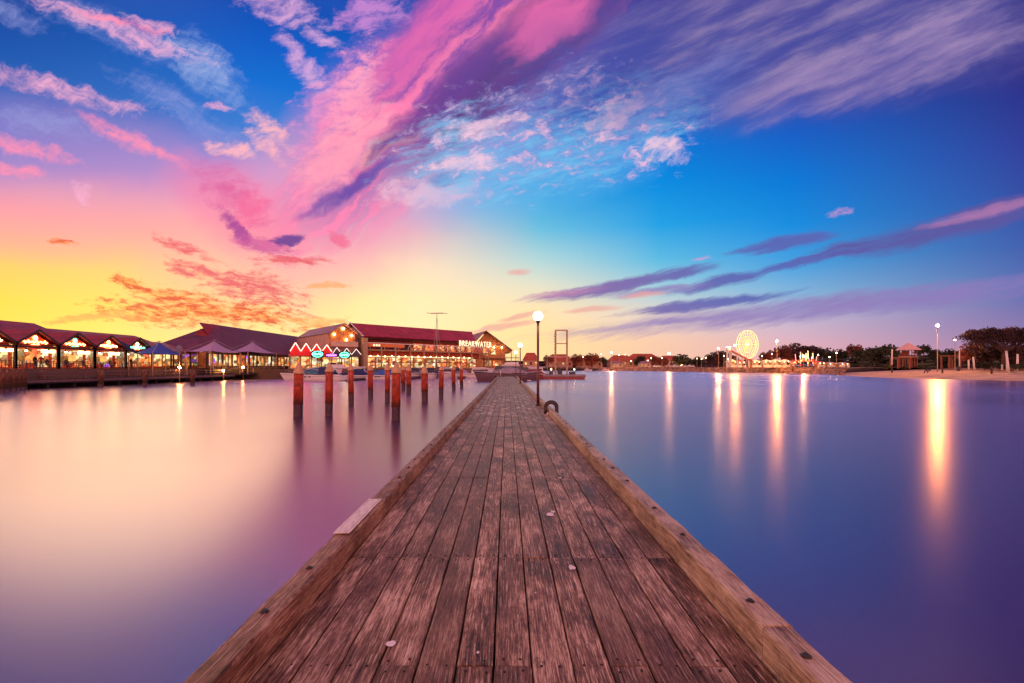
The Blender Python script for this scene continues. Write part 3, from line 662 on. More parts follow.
# ---------- gabled waterfront restaurants ----------
XF = -58.0
def scribble(mb, M_, w, h, rgn, n=9, r=.05):
    """looping neon script with no readable letters"""
    pts = []
    for i in range(n*6+1):
        t = i/(n*6)
        pts.append(M_ @ Vector((-w/2+w*t+sin(t*n*2*pi)*w*.03, 0, h*(.5*sin(t*n*2*pi)*(.7+.3*sin(t*17+rgn))))))
    mb.path(pts, r, 5)
def bay(y0, y1, zr, xr, neon, lm, lab, people=()):
    yc = (y0+y1)/2; t = thing('waterfront_restaurant', lab, 'restaurant', (XF, yc, 2.28), 0, 'gabled restaurants on the left quay')
    h = (y1-y0)/2; ze, zp = 5.35-2.28, 7.0-2.28
    xb = -3.2
    # main roof falling from the ridge to the valley line
    s = MB(); zt = zr-2.28; xr0 = xr-XF
    a = 1.9
    s.quad((xr0, -h, zt), (xr0, h, zt), (-.2, h, ze+.05), (-.2, -h, ze+.05)); s.quad((xr0, -h, zt-.2), (-.2, -h, ze-.15), (-.2, h, ze-.15), (xr0, h, zt-.2))
    s.quad((xr0, -h, zt), (xr0-7, -h, ze), (xr0-7, h, ze), (xr0, h, zt)); s.build('main_roof', M['roofmaroon'], t)
    # front gable with deep bargeboards
    gm = MB()
    for sg in (-1, 1):
        gm.quad((.7, 0, zp+.12), (.7, sg*(h+.15), ze+.02), (-4.2, sg*(h+.15), ze+.02), (-4.2, 0, zp+.12))
    gm.build('gable_roof', M['roofmaroon'], t)
    bb = MB()
    for sg in (-1, 1):
        b0 = bb.pts([(.72, 0, zp+.15), (.72, sg*(h+.1), ze+.08), (.72, sg*(h+.1), ze-.24), (.72, 0, zp-.17), (.58, 0, zp+.15), (.58, sg*(h+.1), ze+.08), (.58, sg*(h+.1), ze-.24), (.58, 0, zp-.17)])
        for q_ in ((0,1,2,3),(4,7,6,5),(0,4,5,1),(3,2,6,7),(1,5,6,2)): bb.face([b0+i for i in q_])
    bb.build('bargeboard', M['brown'], t)
    tw = MB(); tw.prism([(-h, ze-.35), (h, ze-.35), (0, zp-.22)], 0, .08, Matrix.Rotation(pi/2, 4, 'Z')); tw.build('gable_wall', M['wallred'], t)
    for sg in (-1, 1):
        MB().box(.35, .6, sg*h-.13, sg*h+.13, 0, ze-.05).build('column', M['brown'], t)
    MB().box(.4, .55, -h, h, ze-.5, ze-.3).build('beam', M['brown'], t)
    MB().box(-6, .75, -h, h, -.22, .0).build('terrace_floor', M['floor'], t)
    MB().box(-6, -5.85, -h, h, 0, ze+.2).build('back_wall', M['wallred'], t)
    MB().box(-5.8, .3, -h+.02, h-.02, ze-.08, ze-.02).build('ceiling', M['timberwall'], t)
    k = 3
    for i in range(k):
        w = (2*h-.5)/k; yy = -h+.25+w*i
        MB().box(-5.84, -5.72, yy+.08, yy+w-.08, .25+.5*(i % 2), ze-.45).build('lit_window', lm[i % len(lm)], t)
    for i in range(2):
        pz = ze-.75; py = -h*.45+h*.9*i
        pm = MB().lathe([(.22, 0), (.05, .2), (.02, .6)], (-2.2, py, pz), 10).build('pendant_lamp', M['brown'], t); MB().ball((-2.2, py, pz-.04), .12, 10, 6).build('bulb', E['bulb'], pm)
    fl = MB().box(-3.5, -3.38, -.9, .9, ze-.95, ze-.55); fl.build('menu_lightbox', E['neony'], t)
    rl = MB()
    for z in (.45, .95): rl.box(.55, .62, -h+.13, h-.13, z-.03, z+.03)
    yy = -h+.3
    while yy < h-.2: rl.box(.56, .61, yy, yy+.05, 0, .95); yy += .42
    rl.build('balustrade', M['quayrail'], t)
    # neon sign in the gable: emblem above flowing script
    Ms = Matrix.Translation((.15, 0, ze+.22)) @ Matrix.Rotation(pi/2, 4, 'Z')
    nm = MB(); scribble(nm, Ms, h*1.15, .42, y0, 6, .055)
    nm.build('neon_script', E[neon[0]], t)
    em = MB(); em.torus(Matrix.Translation((.16, 0, ze+.72)) @ Matrix.Rotation(pi/2, 4, 'Y'), .2, .07, 14, 6); em.tube((.16, -.5, ze-.06), (.16, .5, ze-.06), .05)
    em.build('neon_emblem', E[neon[1]], t)
    # tables
    for i in range(3):
        tb = MB(); ty_ = -h*.6+h*.6*i
        tb.box(-1.3, -.4, ty_-.4, ty_+.4, .70, .75); tb.lathe([(.2, .0), (.04, .04), (.04, .7)], (-.85, ty_, 0), 8)
        o = tb.build('terrace_table', M['brown']); o.location = (XF, yc, 2.285); tag(o, ['left', 'middle', 'right'][i]+' dark table on the terrace of the '+lab.split(' restaurant')[0], 'table', 'terrace tables behind the balustrades')
    return t
bay(49.7, 55.0, 8.6, -66, ('neony', 'neong'), [L_['c'], L_['b']], 'green lit restaurant bay cut by the left edge of the photo')
bay(55.0, 60.3, 8.6, -66, ('neono', 'neony'), [L_['c'], L_['d'], L_['a']], 'orange script restaurant bay with violet glow inside, largest full gable')
bay(60.3, 65.6, 8.6, -66, ('neono', 'neong'), [L_['a'], L_['d'], L_['b']], 'orange and green script restaurant bay, second full gable')
bay(65.6, 70.9, 8.05, -66, ('neony', 'neono'), [L_['b'], L_['b'], L_['a']], 'yellow script restaurant bay, third full gable')
bay(70.9, 76.2, 8.05, -66, ('neong', 'neony'), [L_['b'], L_['b'], L_['c']], 'green script restaurant bay next to the blue shade sail')
ht = thing('roof_end', 'hipped maroon end roof over the bright open counter beside the green lit gable', 'building', (XF, 78.8, 2.28))
s = MB(); s.quad((-8, -2.6, 5.77), (-8, 4.5, 5.77), (0, 2.6, 3.1), (0, -2.6, 3.1)); s.quad((-8, 4.5, 5.77), (-16, 4.5, 3.1), (-3, 9.2, 3.1), (0, 2.6, 3.1)); s.build('roof', M['roofmaroon'], ht)
MB().box(-.2, 0, 2.4, 2.6, 0, 3.0).build('column', M['brown'], ht)
MB().box(-5.9, -5.7, -2.6, 2.6, 0, 3.0).build('back_wall', M['wallred'], ht)
MB().box(-5.65, -5.5, -2.4, -.1, .3, 2.7).build('lit_window', L_['b'], ht); MB().box(-5.65, -5.5, .1, 2.4, .3, 2.7).build('lit_window', L_['a'], ht)
MB().box(-6, .7, -2.6, 2.6, -.22, 0).build('terrace_floor', M['floor'], ht)
lowb = thing('low_restaurant', 'low maroon roofed restaurant behind the blue shade sail', 'restaurant', (XF, 84, 2.28))
s = MB(); s.quad((-9, -3, 5.0), (-9, 6.4, 5.0), (.4, 6.4, 2.95), (.4, -3, 2.95)); s.quad((.4, -3, 2.85), (.4, 6.4, 2.85), (-9, 6.4, 4.9), (-9, -3, 4.9)); s.build('roof', M['roofmaroon'], lowb)
for i, k in enumerate('dad'):
    MB().box(-6.9, -6.75, -2.6+3.9*i, 1.0+3.9*i-.15, .35, 2.7).build('lit_window', L_[k], lowb)
MB().box(-7.2, -7.0, -6, 13, 0, 4.2).build('back_wall', M['wallred'], lowb)
for y in (-2.5, 1.8, 6.2): MB().box(.0, .2, y, y+.2, 0, 2.9).build('column', M['brown'], lowb)
b_ = MB(); b_.box(.2, .3, -2.5, 6.3, .95, 1.05)
y = -2.5
while y < 6.3: b_.box(.22, .28, y, y+.06, 0, .95); y += .5
b_.build('balustrade', M['brown'], lowb)

# ---------- shade sails ----------
def sail(x, y, w, d, z, h, m, lab, grp):
    t = thing('shade_canopy', lab, 'canopy', (x, y, 1.12), 0, grp)
    n = 14; mb = MB(); rows_ = []
    for i in range(n+1):
        a = -1+2*i/n; row = []
        for j in range(n+1):
            b = -1+2*j/n; rr = max(abs(a), abs(b)); 
            row.append((a*w/2, b*d/2, z-1.12+h*(1-rr)**1.75-.12*(1-(a*b)**2)*(rr**3)))
        rows_.append(mb.pts(row))
    for i in range(n):
        for j in range(n): mb.face((rows_[i]+j, rows_[i+1]+j, rows_[i+1]+j+1, rows_[i]+j+1), True)
    mb.build('fabric', m, t)
    for sx in (-1, 1):
        for sy in (-1, 1):
            MB().tube((sx*w/2, sy*d/2, 0), (sx*w/2, sy*d/2, z-1.1), .09, .07, 8).build('post', M['rail'], t)
    c = MB()
    for sx in (-1, 1):
        for sy in (-1, 1): c.tube((0, 0, z-1.12+h+.25), (sx*w/2, sy*d/2, z-1.05), .035, .035, 5)
    c.build('stay', M['steel'], t)
    return t
sail(-53.6, 86.0, 4.4, 9.0, 5.3, 2.0, M['lilac'], 'lilac peaked shade canopy nearer to the oval board', 'lilac shade canopies')
sail(-53.6, 99.0, 4.4, 11.5, 5.6, 2.2, M['lilac'], 'lilac peaked shade canopy next to the red zigzag neon roof', 'lilac shade canopies')
sail(-55.1, 74.5, 3.6, 7.6, 4.6, 1.8, M['bluesail'], 'deep blue peaked shade sail in front of the low restaurant', None)
t = thing('half_sail', 'narrow blue swooping shade sail tied beside the green gable', 'canopy', (-55.4, 69.0, 2.2))
mb = MB()
rws = []
for i in range(9):
    a = i/8; rws.append(mb.pts([(0, -2.2+3.6*a, 3.6*(1-a)**1.8*.5+2.35), (1.2, -2.0+3.6*a, 3.2*(1-a)**1.8*.5+2.0)]))
for i in range(8): mb.face((rws[i], rws[i+1], rws[i+1]+1, rws[i]+1), True)
mb.build('fabric', M['bluesail'], t); MB().tube((0, 1.5, -1.0), (0, 1.5, 2.5), .07, .07).build('post', M['rail'], t)
o = thing('oval_board', 'grey oval board on a post between the blue sail and the lilac canopies', 'sign', (-53.2, 76.2, 1.13))
MB().lathe([(1.05, -.06), (1.12, 0), (1.05, .06)], (0, 0, 0), 28, Matrix.Translation((0, 0, 4.3)) @ Matrix.Rotation(R(90), 4, 'X') @ Matrix.Rotation(R(-35), 4, 'Y') @ Matrix.Diagonal((1.0, .55, 1, 1))).build('board', M['greycv'], o)
MB().tube((0, .12, 0), (0, .12, 3.9), .06, .06).build('post', M['rail'], o)

# ---------- long plum roofed fish hall ----------
hall = thing('market_hall', 'long plum roofed market hall behind the lilac canopies', 'building', (-62, 90, 2.28))
zR, zE = 11.5-2.28, 5.5-2.28
s = MB()
s.quad((0, 9.5, zR), (0, 51, zR), (7, 51, zE), (7, -2, zE)); s.quad((7, -2, zE-.2), (7, 51, zE-.2), (0, 51, zR-.25), (0, 9.5, zR-.25))
s.quad((0, 9.5, zR), (7, -2, zE), (-7, -2, zE)); s.quad((0, 9.5, zR), (-7, -2, zE), (-7, 51, zE), (0, 51, zR)); s.build('roof', M['roofplum'], hall)
s = MB(); s.quad((-.0, 5.2, zR-1.2), (3.2, 9.5, zR-3.1), (3.0, 5.0, zR-3.2), (0, 3.0, zR-2.6)); s.quad((-.3, 5.0, zR+.02), (1.6, 4.6, zR-2.2), (1.6, 9.5, zR-1.3), (0, 9.6, zR+.03)); s.build('gablet', M['roofmaroon'], hall)
MB().box(6.85, 7.1, -2, 51, zE-.32, zE-.02).build('gutter', M['brown'], hall)
MB().box(5.6, 5.8, -2, 51, 0, zE-.1).build('front_wall', M['brown'], hall)
MB().box(-7, 5.59, -1.9, -1.7, 0, zE-.1).build('end_wall', M['timberwall'], hall)
for k, x in enumerate((-5.8, -2.4, 1.2)): MB().box(x, x+2.8, -2.02, -1.92, .5, zE-.6).build('lit_window', L_['dac'[k]], hall)
for i in range(11):
    y = -1.4+3.15*i
    MB().box(5.82, 5.95, y, y+2.5, .5, zE-.55).build('lit_window', L_['cbadcbabdab'[i]], hall)
for i in range(12):
    y = -1.75+3.15*i
    MB().box(6.5, 6.75, y, y+.24, 0, zE-.3).build('column', M['rail'] if i % 3 == 0 else M['brown'], hall)
MB().box(5.9, 7.6, -3, 21.5, -1.1, -.15).build('terrace', M['dark'], hall)
r = MB(); y = -2.8
while y < 21: r.box(7.5, 7.56, y, y+.07, -.15, .85); y += .7
r.box(7.48, 7.58, -2.8, 21.3, .82, .9); r.build('balustrade', M['rail'], hall)

# ---------- red roofed arcade with zigzag neon ----------
pa, pb = V(290, 100.5, 2.05), V(361, 108, 2.05); dd = pb-pa
arc = thing('neon_arcade', 'row of small gables outlined by zigzag neon, scarlet left and dark right', 'building', pa, atan2(dd.y, dd.x))
pit = dd.length/7
for i in range(7):
    x = pit*(i+.5); hh = pit/2; dark_ = i >= 4
    ze, zp = (3.9, 5.75-.10*i) if not dark_ else (3.35, 4.9-.12*(i-4))
    zb = 2.85
    s = MB(); s.quad((x-hh, -.05, ze), (x, -.05, zp), (x, 3, zp), (x-hh, 3, ze)); s.quad((x, -.05, zp), (x+hh, -.05, ze), (x+hh, 3, ze), (x, 3, zp)); s.build('gable_roof', M['roofmaroon'] if not dark_ else M['dkgrey'], arc)
    MB().prism([(x-hh, zb), (x+hh, zb), (x+hh, ze), (x, zp), (x-hh, ze)], 0.02, .14).build('fascia', M['arcred'] if not dark_ else M['dkgrey'], arc)
    nm = MB().path([(x-hh+.03, -.12, ze-.05), (x, -.12, zp-.08), (x+hh-.03, -.12, ze-.05)], .07 if not dark_ else .045, 6)
    nm.build('zigzag_neon', E['neonr2'] if not dark_ else E['neonw'], arc)
    MB().box(x-hh-.1, x-hh+.1, .0, .16, 0, zb).build('column', M['brown'], arc)
    MB().box(x-hh+.12, x+hh-.12, 2.3, 2.4, .3, 2.7).build('lit_window', L_['bab'[i % 3]], arc)
MB().box(0, pit*7, 2.45, 3, 0, 3.3).build('wall', M['cream'], arc)
def neon_sign(px, Y, z, w, h, m, lab):
    p = V(px, Y, z); t = thing('neon_sign', lab, 'neon sign', p, R(14))
    MB().cbox((0, .10, 0), (w+.2, .06, h+.2)).build('back_board', M['dark'], t)
    MB().torus(Matrix.Diagonal((w/2, 1, h/2, 1)) @ Matrix.Rotation(pi/2, 4, 'X'), .9, .06, 28, 6).build('neon_outline', m, t)
    nm = MB(); scribble(nm, Matrix.Identity(4), w*.7, h*.42, px, 5, .07); nm.build('neon_script', m, t)
    MB().box(-.05, .05, .13, .2, -z+2.05, -.2).build('post', M['brown'], t)
neon_sign(317.5, 102.2, 5.3, 2.3, 1.35, E['neong'], 'green oval neon sign above the white cruiser')
neon_sign(331.5, 103.6, 5.1, 2.3, .55, E['neonp'], 'violet neon sign between the two green ones')
neon_sign(344.5, 105.0, 5.2, 2.1, 1.3, E['neong'], 'green oval neon sign left of the crimson hall corner pillar')

# ---------- balcony gable building with bulbs ----------
gb = thing('balcony_building', 'pink gabled building with four round bulbs glowing under its front gable', 'building', (-39.4, 113.6, 2.05), R(40))
L, W2 = 26, 3.3; zp, ze = 10.85, 8.75
s = MB()
s.quad((-W2-.3, -.6, ze-.2), (0, -.6, zp+.15), (0, L, zp+.15), (-W2-.3, L, ze-.2)); s.quad((W2+.3, -.6, ze-.2), (W2+.3, L, ze-.2), (0, L, zp+.15), (0, -.6, zp+.15)); s.build('roof', M['rooflilac'], gb)
MB().prism([(-W2, 0), (W2, 0), (W2, ze), (0, zp), (-W2, ze)], 1.2, L).build('wall', M['pinkwall'], gb)
bb = MB()
for sg in (-1, 1): bb.tube((0, -.6, zp+.1), (sg*(W2+.3), -.6, ze-.25), .13, .13, 4)
bb.build('bargeboard', M['rail'], gb)
MB().box(-W2, W2, -.5, 1.18, 5.3, 5.5).build('balcony', M['pinkwall'], gb); MB().box(-W2, W2, -.55, -.45, 5.51, 6.6).build('parapet', M['cream'], gb)
MB().prism([(-W2+.2, 5.52), (W2-.2, 5.52), (W2-.2, ze), (0, zp-.3), (-W2+.2, ze)], 1.05, 1.18).build('gable_panel', M['timberwall'], gb)
for (x, z) in ((.1, 9.8), (-2.1, 8.3), (2.2, 8.2), (.9, 7.1)):
    MB().ball((x, .75, z), .24, 14, 8).build('bulb', E['bulb2'], gb)

# ---------- long crimson roofed waterfront hall with the big letters ----------
bk = thing('waterfront_hall', 'long crimson roofed two storey hall with pale truss balcony and glowing letters', 'building', (-35.4, 118, 2.05), atan2(26.5, 24.9))
LL = 36.4; zE = 10.2-2.05; zR = 13.9-2.05; dR = 6.0
s = MB(); s.quad((-1.0, -.4, zE), (LL+1, -.4, zE), (LL+5, dR, zR), (-1.0, dR, zR)); s.quad((-1.0, -.4, zE-.25), (-1.0, dR, zR-.3), (LL+5, dR, zR-.3), (LL+1, -.4, zE-.25)); s.quad((-1, dR, zR), (LL+5, dR, zR), (LL+5, 2*dR, zE), (-1, 2*dR, zE)); s.build('roof', M['roofred'], bk)
s = MB(); s.tube((-1.05, -.5, zE-.02), (-1.05, dR, zR+.05), .16, .16, 4); s.tube((-1.05, dR, zR+.05), (-1.05, 2*dR, zE), .16, .16, 4); s.build('bargeboard', M['whitep'], bk)
MB().prism([(.5, 0), (2*dR-.5, 0), (2*dR-.5, zE-.3), (dR, zR-.6), (.5, zE-.3)], -.4, 0, Matrix.Rotation(pi/2, 4, 'Z') @ Matrix.Diagonal((1, 1, 1, 1))).build('end_wall', M['rail'], bk)
MB().box(.02, LL+7, 3.5, 3.7, 3.4, zE-.3).build('upper_wall', M['wallred'], bk)
MB().box(.02, LL+7, 3.0, 3.2, 0, 3.1).build('lower_wall', M['timberwall'], bk)
MB().box(0, LL+7, .2, 3.4, 4.7, 4.95).build('balcony_floor', M['rail'], bk)
MB().box(0, LL+7, 0.1, .25, 6.5, 6.72).build('top_beam', M['whitep'], bk)
MB().box(-.1, LL, -.3, 3.8, zE-.55, zE-.42).build('soffit', M['brown'], bk)
tr = MB(); n = 31
for i in range(n):
    x0, x1 = (LL+7)*i/n, (LL+7)*(i+1)/n
    if i < 10 and i % 3: continue
    tr.tube((x0, .15, 4.95), ((x0+x1)/2, .15, 6.55), .07, .07, 5); tr.tube(((x0+x1)/2, .15, 6.55), (x1, .15, 4.95), .07, .07, 5)
tr.build('truss', M['whitep'], bk)
MB().box(0.6, 11.5, .0, .08, 5.6, 6.45).build('orange_fascia_board', M['orangeb'], bk)
ob = MB()
for i in range(3): ob.box(2.0+.75*i, 2.5+.75*i, -.06, -.01, 5.8, 6.25)
ob.build('lit_marks', E['letters'], bk)
MB().box(-.9, .3, -.4, .8, 0, zE-.4).build('corner_pillar', M['rail'], bk)
for x in (4.5, 8.8, 13.5, 18, 22.5, 27, 31.5, LL-.3): MB().box(x-.12, x+.12, .0, .24, 0, 6.5).build('column', M['rail'], bk)
for i in range(10):
    x = .8+4.0*i
    MB().box(x, x+3.3, 2.85, 2.97, .3, 2.9).build('lit_window', L_['abbabbaadb'[i]], bk)
    MB().box(x+.2, x+3.0, 3.36, 3.46, 5.2, 7.0).build('upper_window', L_['d'] if i > 3 else M['dkgrey'], bk)
for i in range(17):
    x = 1.2+2.1*i
    MB().ball((x, -.1, 3.2+.12*(i % 2)), .15, 10, 6).build('string_bulb', E['bulb3'], bk)
for i in range(17):
    x = 1.2+2.1*i; o = MB().lathe([(1.0, 1.55), (.95, 1.6), (.08, 2.1)], (0, 0, 0), 10).lathe([(.03, 0), (.03, 1.6)], (0, 0, 0), 6).build('umbrella', M['umb']); o.location = bk.matrix_basis @ Vector((x, -1.1, 0)); tag(o, 'red brown terrace umbrella in the row before the crimson hall', 'umbrella', 'terrace umbrellas before the crimson hall')
MB().box(-1, LL+2, -2.6, .0, -.15, -.01).build('terrace', M['floor'], bk)
# the letters
cu = bpy.data.curves.new('letters', 'FONT'); cu.body = 'BREAKWATER'; cu.size = 2.3; cu.extrude = .08; cu.offset = .012; cu.space_character = 1.22; cu.align_x = 'LEFT'
tmp = bpy.data.objects.new('tmp_letters', cu); COL.objects.link(tmp); bpy.context.view_layer.update()
me = bpy.data.meshes.new_from_object(tmp.evaluated_get(bpy.context.evaluated_depsgraph_get())); bpy.data.objects.remove(tmp)
me.materials.clear(); me.materials.append(E['letters']); lo = bpy.data.objects.new('sign_letters', me); COL.objects.link(lo); lo.parent = bk
xs = [v.co.x for v in me.vertices]; wl = max(xs)-min(xs)
S0, S1 = 30.1, 43.6
lo.scale = ((S1-S0)/wl, 1, 1); lo.rotation_euler = (R(90), 0, 0); lo.location = (S0, -.75, 6.78)
MB().box(S0-.2, S1+.2, -.66, -.56, 6.6, 6.76).build('letter_rail', M['whitep'], bk)
for x in (LL+3, LL+6.8): MB().box(x-.12, x+.12, .0, .24, 0, 6.5).build('column', M['rail'], bk)

# ---------- entrance gable at the right end of the hall ----------
eg = thing('entrance_gable', 'amber timber gable with a wide sloping eave at the right end of the crimson hall', 'building', (-6.9, 154, 2.05), R(4))
s = MB(); zp = 12.3; zr = 5.9; 
s.quad((0, -1, zp), (8.6, -1, zr), (8.6, 16, zr), (0, 16, zp)); s.quad((0, -1, zp-.22), (0, 16, zp-.22), (8.6, 16, zr-.22), (8.6, -1, zr-.22)); s.quad((8.6,-1,zr),(0,-1,zp),(0,-1,zp-.22),(8.6,-1,zr-.22))
s.quad((0, -1, zp), (0, 16, zp), (-6, 13, zp-.9), (-3.4, 1, zp-3.6)); s.build('roof', M['rooflilac'], eg)
MB().prism([(-4.2, 0), (6.4, 0), (6.4, 5.2), (8.2, 5.2), (8.2, 5.95), (0, 11.9), (-3.2, 8.1), (-4.2, 8.0)], 1.0, 14).build('wall', M['timberwall'], eg)
bb = MB(); bb.tube((0, -1.05, zp), (8.7, -1.05, zr), .12, .12, 4); bb.tube((0, -1.05, zp), (-3.4, -1.05, zp-3.5), .12, .12, 4); bb.build('bargeboard', M['timberwall'], eg)
for i, (x0, x1, z0, z1, k) in enumerate([(-3.6, -1.6, 4.0, 6.2, 'a'), (-.9, .9, 4.2, 6.6, 'd'), (1.8, 3.2, 4.6, 6.4, 'b'), (-3.6, -1.0, .8, 2.6, 'a'), (-.3, 1.8, .8, 2.6, 'b'), (2.4, 5.0, .8, 2.5, 'd'), (1.4, 4.6, 7.0, 7.8, 'd')]):
    MB().box(x0, x1, .88, .98, z0, z1).build('lit_window', L_[k], eg)
MB().box(-4.2, 6.6, -.4, .98, 3.3, 3.5).build('balcony', M['rail'], eg)
bl = MB(); x = -4.2
while x < 6.5: bl.box(x, x+.06, -.38, -.3, 3.5, 4.3); x += .5
bl.box(-4.2, 6.6, -.4, -.28, 4.3, 4.38); bl.build('balustrade', M['rail'], eg)
for x in (-4.1, 0, 6.4, 8.3): MB().box(x-.12, x+.12, -.5, -.28, 0, 3.3 if x < 7 else 5.7).build('column', M['rail'], eg)
for x in (.8, 2.6, 5.2): MB().ball((x, -.2, 6.9), .22, 12, 8).build('bulb', E['bulb2'], eg)
# low level lamps on the boardwalk edge
for px, py, Y, lab in [(179.5, 367.3, 66.5, 'bright low lamp on the boardwalk under the blue sail'), (223.5, 370.6, 73, 'bright low lamp on the boardwalk under the first lilac canopy'), (243, 367.2, 84, 'bright low lamp on the boardwalk between the lilac canopies')]:
    Y = -53.0*FPX/(px-PX0); z = ZH(py, Y); t = thing('boardwalk_lamp', lab, 'lamp', (-53.0, Y, 0), 0, 'low lamps on the boardwalk edge')
    MB().tube((0, 0, .2), (0, 0, z-.15), .07, .06).build('post', M['rail'], t); MB().ball((0, 0, z), .17, 12, 8).build('lamp_head', E['bulbb'], t)

# ---------- people on the terraces: seated and standing silhouettes ----------
def person(pose, loc, rz, m, lab):
    """one continuous skinned body"""
    if pose == 'sit': J = {'p': (0,0,.50), 'c': (0,.02,.95), 'n': (0,.0,1.10), 'h': (0,-.02,1.24), 'lk': (.12,-.42,.50), 'la': (.12,-.45,.08), 'lt': (.12,-.60,.04), 'rk': (-.12,-.42,.50), 'ra': (-.12,-.45,.08), 'rt': (-.12,-.60,.04), 'ls': (.19,.02,1.03), 'le': (.25,-.10,.78), 'lh': (.16,-.36,.80), 'rs': (-.19,.02,1.03), 're': (-.25,-.10,.78), 'rh': (-.16,-.36,.80)}
    else: J = {'p': (0,0,.92), 'c': (0,.0,1.28), 'n': (0,.0,1.46), 'h': (0,-.02,1.62), 'lk': (.11,-.05,.50), 'la': (.12,.02,.09), 'lt': (.12,-.14,.04), 'rk': (-.11,-.02,.50), 'ra': (-.12,.03,.09), 'rt': (-.12,-.13,.04), 'ls': (.19,0,1.38), 'le': (.25,-.02,1.10), 'lh': (.24,-.16,.88), 'rs': (-.19,0,1.38), 're': (-.25,.0,1.10), 'rh': (-.22,-.14,.88)}
    rad = {'p': .15, 'c': .155, 'n': .055, 'h': .10, 'k': .065, 'a': .045, 't': .04, 's': .06, 'e': .045, 'hh': .035}
    names = list(J); bm = bmesh.new(); vs = {n: bm.verts.new(J[n]) for n in names}
    for a, b in (('p','c'),('c','n'),('n','h'),('p','lk'),('lk','la'),('la','lt'),('p','rk'),('rk','ra'),('ra','rt'),('c','ls'),('ls','le'),('le','lh'),('c','rs'),('rs','re'),('re','rh')): bm.edges.new((vs[a], vs[b]))
    me = bpy.data.meshes.new('person'); bm.to_mesh(me); bm.free(); me.materials.append(m)
    o = bpy.data.objects.new('person', me); COL.objects.link(o)
    sk = o.modifiers.new('skin', 'SKIN'); su = o.modifiers.new('sub', 'SUBSURF'); su.levels = su.render_levels = 1
    for i, n in enumerate(names):
        k = rad[n] if n in rad else ({'k': .065, 'a': .045, 't': .04, 's': .06, 'e': .045, 'h': .035}[n[1]])
        me.skin_vertices[0].data[i].radius = (k, k); me.skin_vertices[0].data[i].use_root = (n == 'p')
    o.location = loc; o.rotation_euler = (0, 0, rz); tag(o, lab, 'person'); return o
for pose, px, Y, rz, m, lab in [('stand', 35, 59.0, R(90), 'cloth', 'person in dark clothes under the largest orange script gable'), ('stand', 41, 60.0, R(60), 'rednylon', 'person in red beside the one in dark clothes'), ('sit', 47, 60.5, R(80), 'cloth', 'person seated in dark clothes left of the second column'),
                                ('sit', 66, 62.8, R(70), 'cloth', 'person seated at the green lit terrace, left side'), ('sit', 83, 66.2, R(100), 'cloth', 'person seated just left of the third column'), ('sit', 110, 70.6, R(80), 'cloth', 'person seated under the yellow script gable'), ('sit', 115, 71.2, R(-80), 'rednylon', 'person in red seated facing left under the yellow script gable'), ('stand', 131, 75.0, R(90), 'cloth', 'person standing under the green lit gable')]:
    x = V(px, Y).x; person(pose, (max(min(x, XF-.3), XF-3.2), Y, 2.285), rz, M[m], lab)
